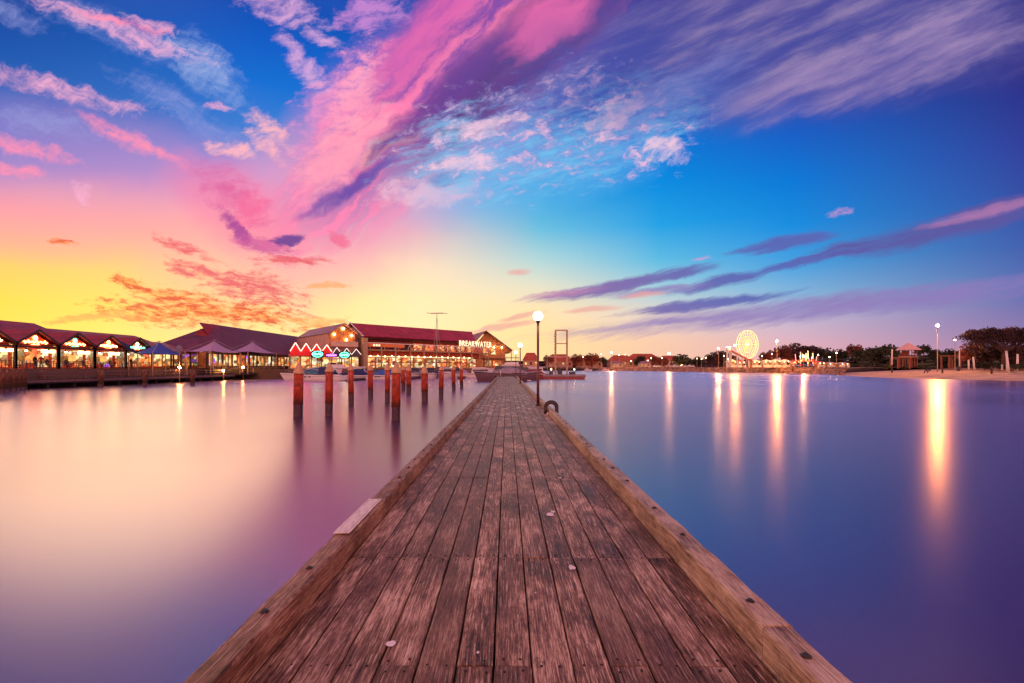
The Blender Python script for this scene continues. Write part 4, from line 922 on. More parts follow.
# ---------- motor boats ----------
def loft(mb, rows, close=False, smooth=True):
    ids = [mb.pts(r) for r in rows]; n = len(rows[0])
    for a, b in zip(ids[:-1], ids[1:]):
        for i in range(n-1 if not close else n):
            j = (i+1) % n; mb.face((a+i, b+i, b+j, a+j), smooth)
    return ids
def boat(lab, L, B, fb, style, loc, rz, cover='navy', hull='white', group='moored motor boats before the halls'):
    """bow toward local +x, waterline at z=0"""
    t = thing('motor_boat', lab, 'boat', (loc[0], loc[1], 0), rz, group)
    hb = MB(); rows = []; deck = []
    for k in range(13):
        s = k/12; x = -L/2+L*s
        w = B/2*(1-max(0, (s-.45)/.55)**2.3)*(.9+.1*min(s/.2, 1)); w = max(w, .03)
        h = fb*(.86+.34*s*s); rake = L*.07*max(0, (s-.7)/.3)**2
        xs = x+rake
        rows.append([(x-rake*.6, 0, -.35), (x-rake*.3, -w*.72, -.12), (x, -w*.86, .12), (xs, -w, h-.08), (xs, -w*.97, h), (xs, -w*.86, h)])
        deck.append((xs, w*.86, h))
    for sg in (1, -1): loft(hb, [[(p[0], p[1]*sg, p[2]) for p in r] for r in rows])
    r0 = rows[0]; b = hb.pts(r0+[(p[0], -p[1], p[2]) for p in r0[::-1]]); hb.face(range(b, b+12))
    hb.build('hull', M[hull], t)
    dm = MB(); loft(dm, [[(x, -w, h-.005), (x, 0, h+.05), (x, w, h-.005)] for x, w, h in deck]); dm.build('deck', M['whitep'], t)
    st = MB()
    for sg in (1, -1): loft(st, [[(r[3][0], r[3][1]*sg*1.012, r[3][2]-.16), (r[3][0], r[3][1]*sg*1.012, r[3][2]-.07)] for r in rows])
    st.build('rubbing_strake', M['glassdk'] if style != 'sport' else M['steel'], t)
    for i in range(3 if L > 8 else 2):
        x = -L*.02+i*L*.075
        for sg in (-1, 1): MB().lathe([(.14, -.012), (.14, .012)], (0, 0, 0), 10, Matrix.Translation((x, sg*B*.5, fb*.62)) @ Matrix.Rotation(pi/2, 4, 'X') @ Matrix.Diagonal((1.6, .7, 1, 1))).build('porthole', M['glassdk'], t)
    def house(x0, x1, y, z0, z1, rf, rb, m, name='cabin'):
        c = MB(); q = [(x0, z0), (x1, z0), (x1-rf, z1), (x0+rb, z1)]
        lo = [(x, -y, z) for x, z in q]; hi = [(x, y, z) for x, z in q]
        b = c.pts([(x, yy*(.86 if z > z0 else 1), z) for (x, yy, z) in lo]+[(x, yy*(.86 if z > z0 else 1), z) for (x, yy, z) in hi])
        for f in ((0,1,2,3),(4,7,6,5),(0,4,5,1),(1,5,6,2),(2,6,7,3),(3,7,4,0)): c.face([b+i for i in f])
        return c.build(name, m, t)
    h = fb*1.0
    if style in ('cruiser', 'fly'):
        house(-L*.28, L*.24, B*.38, h, h+1.15, 1.3, .2, M['white'])
        house(-L*.25, L*.205, B*.385, h+.38, h+.92, .62, .12, M['glassdk'], 'cabin_windows')
        rf = house(-L*.33, L*.13, B*.40, h+1.151, h+1.27, .15, .05, M['white'], 'cabin_roof')
        if style == 'fly':
            house(-L*.25, L*.06, B*.33, h+1.28, h+1.9, .5, .1, M['white'], 'flybridge'); house(-L*.0, L*.08, B*.33, h+1.9, h+2.25, .3, .2, M['glassdk'], 'flybridge_screen')
            house(-L*.26, L*.03, B*.36, h+3.0, h+3.12, .1, .1, M[cover], 'bimini')
            p = MB()
            for x in (-L*.24, L*.0):
                for sg in (-1, 1): p.tube((x, sg*B*.33, h+1.9), (x, sg*B*.33, h+3.0), .03, .03, 5)
            p.build('bimini_frame', M['steel'], t)
    elif style == 'sport':
        g_ = MB(); rr = []
        for k in range(9):
            s = k/8; x = -L*.22+L*.40*s; hh = 1.25*sin(pi*min(s*1.0+.0, 1))**.7+.02
            rr.append([(x, -B*.36, h+.03), (x, -B*.30, h+hh*.8), (x, 0, h+hh), (x, B*.30, h+hh*.8), (x, B*.36, h+.03)])
        loft(g_, rr); g_.build('windscreen', M['glassbl'], t)
        f_ = MB()
        for sg in (-1, 1): f_.path([(r[1][0], r[1][1]*sg*1.03, r[1][2]+.02) for r in rr], .05, 5)
        f_.path([(r[2][0], 0, r[2][2]+.03) for r in rr], .05, 5); f_.build('windscreen_frame', M['white'], t)
        cv = MB(); rr = []
        for k in range(7):
            s = k/6; x = -L*.36+L*.22*s; hh = .3+1.1*sin(pi*.5*min(s*1.4, 1))
            rr.append([(x, -B*.38, h+.02), (x, -B*.30, h+hh*.85), (x, 0, h+hh), (x, B*.30, h+hh*.85), (x, B*.38, h+.02)])
        loft(cv, rr); cv.build('canopy', M[cover], t)
    else:   # runabout under a cover
        cv = MB(); rr = []
        for k in range(11):
            s = k/10; x = -L*.46+L*.66*s; hh = (.25+.75*sin(pi*s)**.8)
            rr.append([(x, -B*.46, h+.0), (x, -B*.34, h+hh*.75), (x, 0, h+hh), (x, B*.34, h+hh*.75), (x, B*.46, h+.0)])
        loft(cv, rr); cv.build('boat_cover', M[cover], t)
        house(L*.02, L*.16, B*.30, h+.5, h+1.25, .35, -.1, M['glassdk'], 'windscreen')
    # bow rail, and outboard or platform
    rl = MB(); pr = []
    for k in range(7):
        s = .55+.42*k/6; i = min(int(s*12), 12); r = rows[i]; pr.append((r[4][0], r[4][1]*.9, r[4][2]+.5))
        rl.tube((r[4][0], r[4][1]*.9, r[4][2]), (r[4][0], r[4][1]*.9, r[4][2]+.5), .018, .018, 4); rl.tube((r[4][0], -r[4][1]*.9, r[4][2]), (r[4][0], -r[4][1]*.9, r[4][2]+.5), .018, .018, 4)
    rl.path(pr, .022, 4); rl.path([(p[0], -p[1], p[2]) for p in pr], .022, 4); rl.build('bow_rail', M['steel'], t)
    MB().box(-L/2-.7, -L/2, -B*.36, B*.36, .12, .22).build('swim_platform', M['whitep'], t)
    return t
def B_(px, Y): p = V(px, Y); return (p.x, p.y)
boat('white sport cruiser with blue glass windscreen, bow left, behind the two tallest piles', 11.6, 3.4, 1.15, 'sport', B_(313.5, 86), R(172), 'navy', 'white')
boat('white cruiser with flybridge tinted lilac, behind the sport cruiser stern', 9.0, 3.0, 1.1, 'fly', B_(333, 95), R(150), 'lilac')
boat('white speedboat under a dark navy cover below the second green neon sign', 8.0, 2.6, 1.0, 'cover', B_(349, 90), R(215), 'navy')
boat('small pale runabout seen stern on between two slim piles', 6.2, 2.4, .95, 'cover', B_(361, 93), R(255), 'lilac')
boat('cabin cruiser washed with cyan light behind the navy covered speedboat', 9.5, 3.0, 1.3, 'cruiser', B_(352, 103), R(180), 'greycv')
boat('runabout with a bright mid blue cover before the crimson hall', 7.2, 2.5, .95, 'cover', B_(377.5, 94), R(200), 'bluecv')
boat('low white boat partly hidden by the thickest pile', 7.0, 2.4, .9, 'cruiser', B_(396, 102), R(230), 'greycv')
boat('stern-on grey covered boat right of the close pair of piles', 7.0, 2.8, 1.0, 'cover', B_(416, 106), R(262), 'greycv')
boat('stern-on boat with a peaked dark cover at the foot of the yacht mast', 7.6, 2.8, 1.05, 'cover', B_(431.5, 106), R(268), 'navy')
boat('stern-on motor boat with a lilac roof right of the yacht mast', 8.0, 3.0, 1.1, 'cruiser', B_(447.5, 108), R(265), 'lilac')
boat('small lilac tinted runabout behind the last two piles', 6.2, 2.4, 1.0, 'cover', B_(460, 112), R(250), 'lilac')
boat('long low white cabin cruiser, bow right, left of the jetty end', 8.2, 2.9, 1.15, 'cruiser', B_(481.5, 106), R(4), 'lilac')
boat('large white flybridge yacht behind the jetty end', 12.5, 4.2, 1.9, 'fly', B_(507, 125), R(180), 'maroon')
boat('dark grey covered boat lying across the jetty end', 8.6, 3.0, 1.5, 'cover', B_(502, 82), R(182), 'greycv', 'greyhull')
boat('dark hulled launch with a lilac cover right behind the jetty end', 8.0, 3.0, 1.4, 'cover', B_(517, 88), R(10), 'lilac', 'greyhull')
boat('white cabin boat with a long pale roof between the second lamp and the nearest lamp', 9.5, 3.2, 1.3, 'cruiser', B_(532, 112), R(178), 'greycv')
boat('maroon hulled workboat right of the second jetty lamp', 6.5, 2.5, 1.1, 'cover', B_(529, 98), R(170), 'maroon', 'maroonhull')
# sailing yacht with tall mast and T-shaped head
y = thing('sailing_yacht', 'sailing yacht with a tall thin mast and a wide crosspiece at its top', 'yacht', (*B_(437.5, 112), 0), R(262))
hb = MB(); rows = []
for k in range(11):
    s = k/10; x = -4.5+9*s; w = max(1.35*sin(pi*min(.12+.88*s, 1)**.8)**.7 if s < 1 else .02, .03)
    rows.append([(x, 0, -.3), (x, -w*.7, .0), (x, -w, .85+.25*s*s)])
for sg in (1, -1): loft(hb, [[(p[0], p[1]*sg, p[2]) for p in r] for r in rows])
loft(hb, [[(r[2][0], r[2][1], r[2][2]), (r[2][0], -r[2][1], r[2][2])] for r in rows]); hb.build('hull', M['white'], y)
MB().box(-1.6, 1.4, -.8, .8, 1.0, 1.5).build('coach_roof', M['whitep'], y)
MB().tube((.5, 0, .9), (.5, 0, 15.2), .10, .06, 8).build('mast', M['steel'], y)
MB().tube((.5, -2.5, 15.35), (.5, 2.5, 15.2), .07, .07, 5).cbox((.5, 0, 15.25), (.25, 3.0, .22)).build('crosspiece', M['steel'], y)
s = MB()
for q in ((4.4, 0, 1.1), (-4.4, 0, 1.0), (.5, 1.3, 1.0), (.5, -1.3, 1.0)): s.tube(q, (.5, 0, 14.8), .022, .022, 4)
s.build('stays', M['steel'], y)
bm_ = MB().tube((.4, 0, 2.1), (-3.6, 0, 2.2), .07, .07, 6).tube((.3, 0, 2.35), (-3.4, 0, 2.4), .2, .14, 8); bm_.build('boom', M['navy'], y)
# finger pontoons between the berths
for px, Y0, Y1, lab in [(386, 84, 108, 'narrow dark finger pontoon below the crimson hall, left'), (424, 92, 112, 'narrow dark finger pontoon between stern-on boats'), (468, 98, 118, 'narrow dark finger pontoon left of the bow-right cruiser')]:
    t = thing('pontoon', lab, 'pontoon', (V(px, Y1).x, Y1, 0), 0, 'finger pontoons')
    MB().box(-.6, .6, Y0-Y1, 0, .25, .5).build('deck', M['quayrail'], t); MB().box(-.5, .5, Y0-Y1+.1, -.1, -.3, .249).build('float', M['dark'], t)

# ---------- barge with a tall steel gantry ----------
p = V(563.5, 98); bg = thing('gantry_barge', 'flat dark red work barge carrying a tall rectangular steel gantry', 'barge', (p.x, 98, 0), R(-2))
hb = MB(); hb.prism([(-4.1, -.3), (4.0, -.3), (4.35, .55), (-4.3, .55)], -1.8, 1.8); hb.build('hull', M['maroonhull'], bg)
MB().box(-4.35, 4.4, -1.9, 1.9, .56, .95).build('deck', M['greycv'], bg)
gx0, gx1 = -1.65, .72
for x in (gx0, gx1): MB().box(x-.17, x+.17, -.2, .2, .951, 10.0).build('gantry_post', M['rail'], bg)
MB().box(gx0-.17, gx1+.17, -.18, .18, 10.005, 10.28).build('gantry_beam', M['steel'], bg); MB().box(gx0+.171, gx1-.171, -.1, .1, 7.3, 7.5).build('gantry_beam', M['steel'], bg)
MB().box(-3.5, 2.6, -.12, .12, 4.55, 4.72).build('boom_arm', M['steel'], bg)
br = MB(); br.tube((gx0, 0, 1.0), (-3.2, 0, 3.6), .06, .06, 5).tube((-3.4, 0, .96), (-3.4, 0, 5.0), .07, .07, 5).tube((gx1, 0, 3.6), (gx0+.1, 0, 1.2), .06, .06, 5); br.build('brace', M['steel'], bg)
lz = MB(); z = 5.0
while z < 9.9: lz.cbox((gx0-.25, 0, z), (.16, .1, .18)); z += .55
lz.build('ladder_steps', M['steel'], bg)
eq = MB(); eq.box(-1.2, -.3, -.6, .6, .951, 1.8).box(1.2, 2.4, -.7, .7, .951, 1.5).box(-3.0, -2.2, -.5, .5, .951, 1.6); eq.build('machinery', M['dkgrey'], bg)
for x in (-2.6, 2.2): MB().ball((x, -.4, 2.0), .13, 10, 6).build('deck_light', E['bulb3'], bg)
# ---------- far and right shore ----------
shore = [(4, 330), (30, 338), (52, 335), (83, 294), (90, 262), (97, 250), (113, 190), (116, 178), (112, 165), (104, 147), (95, 128), (90, 117), (89, 106), (90, 94), (92, 84), (118, 66), (170, 40), (300, 20)]
def inland(i, d):
    a = Vector(shore[max(i-1, 0)]); b = Vector(shore[min(i+1, len(shore)-1)]); t = (b-a).normalized(); n = Vector((-t.y, t.x)); return Vector(shore[i])+n*d
def sheet(bands, name, m, lab, i0=0, i1=None):
    mb = MB(); rows_ = []
    idx = range(i0, i1 if i1 is not None else len(shore))
    for i in idx:
        row = []
        for d, z in bands:
            q = inland(i, d); row.append((q.x, q.y, z))
        rows_.append(row)
    ids = [mb.pts(r) for r in rows_]; n = len(bands)
    for a, b in zip(ids[:-1], ids[1:]):
        for j in range(n-1): mb.face((a+j, b+j, b+j+1, a+j+1), True)
    return tag(mb.build(name, m), lab, kind='structure')
sheet([(-6, -.7), (0, 0.0), (6, .5), (16, 1.15), (26, 1.62)], 'beach', M['sand'], 'pale pink sandy beach on the right shore', 8)
sheet([(25.5, 1.60), (34, 2.05), (46, 2.3), (60, 2.4)], 'dune_ground', M['duneg'], 'rough orange ground behind the beach', 8)
sheet([(-1, -.7), (0, .0), (1.5, 1.7), (12, 2.30), (30, 2.38), (60, 2.4)], 'promenade_ground', M['ground'], 'flat ground behind the rock revetment', 0, 9)
g_ = MB(); ids = g_.pts([(inland(i, 59.5).x, inland(i, 59.5).y, 2.39) for i in range(len(shore))]); far = g_.pts([(-400, 2400, 2.39), (2400, 2400, 2.39), (2400, 20, 2.39)])
g_.box(-1500, 1500, 420, 2400, -1, 2.36); g_.box(170, 1500, 150, 430, -1, 2.37); g_.box(250, 1500, -100, 155, -1, 2.37)
tag(g_.build('far_ground', M['ground']), 'dark level ground stretching to the horizon', kind='structure')
# rock revetment: hundreds of tumbled stones
rv = MB(); rr = random.Random(11)
def stone(mb, c, r):
    b = len(mb.v); n, m_ = 6, 4; sx, sy, sz = [rr.uniform(.7, 1.25) for _ in range(3)]; ph = rr.random()*6
    ring = []
    for k in range(m_+1):
        a = pi*k/m_
        ring.append(mb.pts([Vector(c)+Vector((r*sx*sin(a)*cos(2*pi*i/n+ph)*rr.uniform(.8, 1.1), r*sy*sin(a)*sin(2*pi*i/n+ph)*rr.uniform(.8, 1.1), -r*sz*cos(a)*.8)) for i in range(n)]))
    for a, c_ in zip(ring[:-1], ring[1:]):
        for i in range(n): j = (i+1) % n; mb.face((a+i, a+j, c_+j, c_+i))
for i in range(1, 9):
    a, b = Vector(shore[i]), Vector(shore[i+1] if i < 8 else shore[i]+Vector((0, 0)) if False else shore[i])
for i in range(2, 9):
    a = Vector(shore[i]); b = Vector(shore[i+1]); L = (b-a).length; t = (b-a).normalized(); nrm = Vector((-t.y, t.x)); n = int(L/ (.55 if i > 4 else 1.0))
    for k in range(n):
        for lay in range(4):
            q = a+t*(L*(k+rr.random())/n)+nrm*(lay*.75-.3); stone(rv, (q.x, q.y, .1+lay*.62+rr.uniform(-.12, .12)), rr.uniform(.42, .72) if i > 4 else rr.uniform(.6, .95))
tag(rv.build('rock_revetment', M['rock']), 'tumbled brown rocks lining the groyne edge', kind='stuff')

# ---------- trees ----------
def crown_mesh(n, rx, ry, rz, leaf, seed, m, lobes=9, flat=False):
    r_ = random.Random(seed); mb = MB(); L = []
    for i in range(lobes):
        a = r_.random()*2*pi; d = r_.random()**.5*.62
        L.append((cos(a)*d*rx, sin(a)*d*ry, r_.uniform(-.35, .5)*rz if not flat else r_.uniform(.1, .45)*rz, r_.uniform(.38, .6)))
    for i in range(n):
        lx, ly, lz, lr = L[i % lobes]
        v = Vector((r_.gauss(0, 1), r_.gauss(0, 1), r_.gauss(0, 1))).normalized()*(r_.random()**.28)
        c = Vector((lx+v.x*lr*rx, ly+v.y*lr*ry, lz+v.z*lr*rz*.85))
        e = leaf*r_.uniform(.6, 1.4); a = Vector((r_.gauss(0, 1), r_.gauss(0, 1), r_.gauss(0, 1))).normalized(); b = a.orthogonal().normalized(); d = a.cross(b)
        mb.quad(c+b*e, c+d*e*.7, c-b*e*.9, c-d*e*.8)
    return mb.mesh('crown_leaves', m)
def trunk_mesh(h, r, spread, seed, top):
    r_ = random.Random(seed); mb = MB(); mb.tube((0, 0, -.2), (0, 0, h*.55), r, r*.7, 8)
    for i in range(6):
        a = i*pi/3+r_.random(); d = spread*r_.uniform(.5, .9); m_ = (cos(a)*d*.45, sin(a)*d*.45, h*.55+(top-h*.55)*.45)
        mb.tube((0, 0, h*.5), m_, r*.5, r*.32, 6); mb.tube(m_, (cos(a)*d, sin(a)*d, top*r_.uniform(.82, .98)), r*.32, r*.08, 5)
    return mb.mesh('trunk_mesh', M['bark'])
CR = {}
for nm, mm in (('dk', 'leafdk'), ('rd', 'leafrd'), ('pu', 'leafpu')):
    for k in range(3): CR[nm, k] = crown_mesh(1300, 1, 1, .8, .085, 20+k+hash(nm[0]) % 1 + ord(nm[0]), M[mm], 10+k*2)
TM = [trunk_mesh(1.0, .07, .8, 5+k, 1.55) for k in range(3)]
def tree(px, Y, wpx, top, kind, lab, grp='trees along the far shore', v=None, zg=2.35):
    """width in the picture wpx at distance Y, top row -> real size"""
    r = wpx*Y/FPX/2; H = ZH(top, Y)-zg; r = max(r, .6); k = (int(px)+int(top)) % 3 if v is None else v
    t = thing('tree', lab, 'tree', (*V(px, Y).xy, zg), px*.7, grp)
    cz = min(.8*r*1.15, H*.52); th = max(H-cz, H*.3)
    tr_ = bpy.data.objects.new('trunk', TM[k]); COL.objects.link(tr_); tr_.parent = t; tr_.scale = (r, r, max(H-cz*.6, .5)/1.55)
    c = bpy.data.objects.new('crown', CR[kind, k]); COL.objects.link(c); c.parent = t; c.location = (0, 0, H-cz); c.scale = (r*.92, r*.92, cz/.78)
    return t
T_ = [ # bearing, distance, width px, top row, kind, label
 (548, 345, 12, 355, 'rd', 'small reddish tree behind the gantry barge left post'), (576, 350, 16, 354, 'rd', 'reddish tree just right of the gantry'), (592, 350, 18, 353, 'rd', 'wide reddish tree left of the first starry lamp'),
 (603, 352, 10, 356, 'dk', 'small dark tree below the first starry lamp'), (640, 345, 14, 354.5, 'dk', 'round dark tree before the long terracotta roof'), (655, 340, 12, 356, 'rd', 'low rust coloured tree right of the long terracotta roof'),
 (682, 300, 24, 353.5, 'dk', 'dense dark green tree standing over the parked white cars'), (697, 305, 16, 356, 'dk', 'lower dark tree right of the dense one over the cars'), (664, 320, 14, 357, 'rd', 'rust tree beneath the second starry lamp'),
 (712, 250, 16, 352, 'pu', 'dusky tree left of the third starry lamp'), (723, 246, 20, 349.5, 'pu', 'tallest dusky tree beneath the third starry lamp'), (734, 262, 10, 355, 'pu', 'narrow dusky tree left of the big wheel'),
 (764, 262, 14, 352, 'rd', 'rust tree just right of the big wheel'), (772, 270, 14, 350, 'rd', 'rust tree below the brightest fairground lamp'), (783, 285, 22, 345, 'rd', 'broad rust coloured tree behind the fairground'), (797, 290, 26, 342.5, 'pu', 'highest dusky tree on the ridge behind the rides'),
 (812, 285, 24, 344, 'pu', 'dusky tree second from the highest on the ridge'), (826, 280, 22, 346, 'dk', 'dark tree on the ridge right of the rides'), (840, 275, 20, 347.5, 'dk', 'dark tree on the ridge above the parked vans'), (853, 262, 16, 344, 'rd', 'rust tree standing proud at the ridge right end'),
 (862, 225, 20, 346.5, 'dk', 'dark tree left of the wide dark clump'), (875, 205, 22, 344.5, 'dk', 'dark rounded tree in the middle of the clump left of the pavilion'), (890, 195, 22, 342, 'dk', 'highest dark tree just left of the pavilion'), (922, 190, 16, 343, 'dk', 'dark tree just right of the pavilion'),
 (934, 200, 14, 348, 'dk', 'low dark tree behind the tall orange lamp post'), (948, 195, 20, 347, 'dk', 'dark tree between the tall orange lamp and the pergola'), (867, 128, 9, 362, 'dk', 'round dark bush at the left end of the beach'), (964, 150, 10, 349, 'dk', 'small dark tree left of the rust tree by the beach'),
 (974, 125, 26, 339.5, 'rd', 'large rust red spreading tree by the beach'), (990, 112, 28, 345, 'pu', 'low dusky tree under the great umbrella tree'), (1014, 110, 32, 343, 'pu', 'low dusky tree at the right edge under the umbrella tree'), (1004, 122, 12, 346, 'dk', 'dark thick tree filling the gap below the umbrella tree')]
for a in T_: tree(*a)
# far dark woods reading as one low mass
fw = crown_mesh(9000, 1, 1, .8, .05, 77, M['leafpu'], 60)
w_ = bpy.data.objects.new('far_woods', fw); COL.objects.link(w_); w_.location = (V(700, 420).x, 420, 3.5); w_.scale = (230, 26, 9); tag(w_, 'low far-off wood behind the houses and fairground', kind='stuff')
w2 = bpy.data.objects.new('far_woods', crown_mesh(7000, 1, 1, .8, .05, 78, M['leafdk'], 50)); COL.objects.link(w2); w2.location = (260, 262, 3.5); w2.scale = (110, 22, 9); tag(w2, 'low far-off wood behind the beach', kind='stuff')
# the great umbrella tree
ut = thing('umbrella_tree', 'great flat topped umbrella tree with lacy crown at the right edge', 'tree', (*V(1003, 108).xy, 2.3))
mb = MB(); rr = random.Random(5); mb.tube((0, 0, -.3), (.3, 0, 3.2), .55, .42, 10)
tips = []
for i in range(11):
    a = i*2*pi/11+rr.uniform(-.2, .2); d = rr.uniform(2.0, 3.4); m1 = Vector((.3+cos(a)*d, sin(a)*d*.8, 4.9+rr.uniform(-.4, .5))); mb.tube((.3, 0, 3.0), m1, .26, .15, 7)
    for j in range(4):
        a2 = a+rr.uniform(-.6, .6); d2 = rr.uniform(4.5, 8.2); m2 = Vector((cos(a2)*d2, sin(a2)*d2*.8, 6.3+rr.uniform(-.3, .8))); mb.tube(m1, m2, .12, .05, 5); tips.append(m2); tips.append(m1.lerp(m2, .55)+Vector((0, 0, .5)))
        for q in range(2):
            m3 = m2+Vector((rr.uniform(-1.2, 1.2), rr.uniform(-1.2, 1.2), rr.uniform(.5, 1.1))); mb.tube(m2, m3, .05, .02, 4); tips.append(m3)
mb.build('trunk', M['bark'], ut)
cb = MB()
for tp in tips:
    for k in range(130):
        c = tp+Vector((rr.gauss(0, .75), rr.gauss(0, .7), rr.gauss(.1, .55))); rad = hypot(c.x, c.y)/8.6
        c.z = min(c.z, 8.1-1.2*rad*rad+.5*sin(c.x*1.3)*cos(c.y)+rr.uniform(-.4, .15))
        e = rr.uniform(.08, .20); a = Vector((rr.gauss(0, 1), rr.gauss(0, 1), rr.gauss(0, 1))).normalized(); b = a.orthogonal().normalized(); d = a.cross(b); cb.quad(c+b*e, c+d*e*.7, c-b*e, c-d*e*.7)
for k in range(150):
    a = rr.random()*2*pi; d = rr.random()**.5*8.2; tp = Vector((cos(a)*d, sin(a)*d*.8, rr.uniform(4.2, 7.6)-.02*d*d)); sr = rr.uniform(.3, .8)
    for q in range(42):
        c = tp+Vector((rr.gauss(0, sr), rr.gauss(0, sr), rr.gauss(0, sr*.5))); e = rr.uniform(.07, .17); a1 = Vector((rr.gauss(0, 1), rr.gauss(0, 1), rr.gauss(0, 1))).normalized(); b = a1.orthogonal().normalized(); dd_ = a1.cross(b); cb.quad(c+b*e, c+dd_*e*.7, c-b*e, c-dd_*e*.7)
cb.build('crown', M['leafpu'], ut); ut.scale = (.84, .84, 1.14)

# ---------- shrubs on the dune ----------
for i, (px, Y, w, top, lab) in enumerate([(887, 128, 12, 364.5, 'low dark shrub on the dune below the pavilion'), (905, 124, 10, 365.5, 'low shrub at the foot of the pergola'), (921, 126, 9, 365.5, 'small shrub right of the pergola'), (985, 108, 20, 361.5, 'wide dark hedge shrub below the rust tree'), (1000, 105, 14, 362.5, 'dark shrub right of the wide hedge shrub'), (1019, 100, 14, 362, 'dark shrub at the right edge above the beach posts')]):
    t = thing('shrub', lab, 'shrub', (*V(px, Y).xy, 2.0), i, 'shrubs behind the beach'); r = w*Y/FPX/2; H = ZH(top, Y)-2.0
    c = bpy.data.objects.new('foliage', CR['dk', i % 3]); COL.objects.link(c); c.parent = t; c.location = (0, 0, max(H*.4, .2)); c.scale = (r, r*.7, max(H*.75, .35))
    MB().tube((0, 0, -.3), (0, 0, max(H*.5, .3)), .08, .05, 6).build('stem', M['bark'], t)

# ---------- houses across the water ----------
def house(px, Y, wpx, eave, ridge, depth, wall, roof, lab, wins=4, hip=True):
    w = wpx*Y/FPX; ze, zr = ZH(eave, Y)-2.35, ZH(ridge, Y)-2.35; t = thing('house', lab, 'house', (*V(px, Y).xy, 2.35), 0, 'red roofed houses across the water')
    MB().box(-w/2, w/2, 0, depth, 0, ze).build('wall', M[wall], t)
    s = MB(); o = .5; hx = w*.22 if hip else 0
    A, B, C_, D = (-w/2-o, -o, ze), (w/2+o, -o, ze), (w/2+o, depth+o, ze), (-w/2-o, depth+o, ze); P, Q = (-w/2+hx, depth/2, zr), (w/2-hx, depth/2, zr)
    s.quad(A, B, Q, P); s.quad(B, C_, Q); s.quad(C_, D, P, Q); s.quad(D, A, P); s.quad(D, C_, B, A); s.build('roof', M[roof], t)
    for i in range(wins):
        x = -w/2+w*(i+.5)/wins; MB().box(x-.6, x+.6, -.06, -.01, ze*.32, ze*.72).build('lit_window' if i % 2 == 0 else 'window', L_['ab'[i % 2]] if i % 2 == 0 else M['glassdk'], t)
for a in [(531, 300, 15, 360, 352.5, 10, 'housewall', 'tile', 'house with a dark red hipped roof right of the second jetty lamp', 3), (560, 380, 26, 361, 354, 12, 'housewall', 'tile', 'red roofed house behind the barge gantry', 4), (590, 372, 26, 361, 355.5, 12, 'housewall', 'tile', 'low red roofed house left of the first starry lamp', 4),
          (622, 365, 24, 361, 355, 12, 'housewall', 'tile', 'red roofed house right of the first starry lamp', 4), (645, 372, 34, 360, 353.5, 14, 'housewall', 'tile', 'longest terracotta roofed house across the water', 6), (671, 352, 20, 361, 355.5, 12, 'cream', 'tile', 'red roofed house with pale walls behind the second starry lamp', 3),
          (618, 336, 10, 363.5, 361, 8, 'cream', 'rooflilac', 'small pale waterside kiosk below the red roofs', 2), (646, 318, 9, 363.5, 361, 8, 'cream', 'rooflilac', 'small pale waterside shelter before the longest roof', 2)]: house(*a)
# low jetty wall with tied dinghies across the water
t = thing('quay_wall', 'low dark quay wall along the far shore left of the rocks', 'wall', (V(600, 322).x, 322, 0))
MB().box(-62, 44, -.6, .6, -.5, 1.5).build('wall', M['dark'], t); MB().box(-62, 44, -.8, .8, 1.505, 1.75).build('coping', M['quayrail'], t)
for i, (px, Y, lab) in enumerate([(588, 312, 'tiny white dinghy across the water, leftmost of the three'), (606, 310, 'tiny white dinghy below the first starry lamp'), (630, 308, 'tiny white dinghy nearest the rocks')]):
    boat(lab, 5, 1.9, .6, 'cover', B_(px, Y), R(10*i), 'lilac', 'white', 'dinghies along the far quay')

# ---------- street lamps ----------
def street(px, Y, top, em, r, lab, base=2.3, arm=0.0, grp='street lamps on the far shore'):
    z = ZH(top, Y)-base; t = thing('street_lamp', lab, 'street lamp', (*V(px, Y).xy, base), 0, grp)
    MB().lathe([(.16, -.3), (.14, .4), (.09, .5), (.06, z-.2)], (0, 0, 0), 8).build('pole', M['rail'], t)
    MB().lathe([(.08, z-.25), (r*.9, z-r*.8), (r*.95, z-r*.6)], (0, 0, 0), 10).build('lamp_hood', M['steel'], t)
    MB().ball((0, 0, z), r, 14, 8, .85).build('lamp_head', E[em], t)
street(937.5, 118, 325.5, 'street', .34, 'tallest beach lamp, blazing orange above the sand', 1.55)
street(777, 186, 341, 'street', .34, 'very bright lamp in the middle of the fairground')
street(735, 192, 345.5, 'street', .30, 'bright lamp at the left rim of the big wheel')
street(718.5, 215, 348.5, 'streetw', .28, 'bright lamp over the dusky trees left of the big wheel')
street(611.5, 300, 352.5, 'streetw', .34, 'first starry lamp right of the barge'); street(669, 285, 353.5, 'streetw', .32, 'second starry lamp above the parked cars')
street(803.5, 184, 356, 'streetw', .24, 'bright low lamp left of the fair rides'); street(955, 134, 340, 'streetm', .2, 'small lamp above the pergola right of the tallest beach lamp', 2.1)
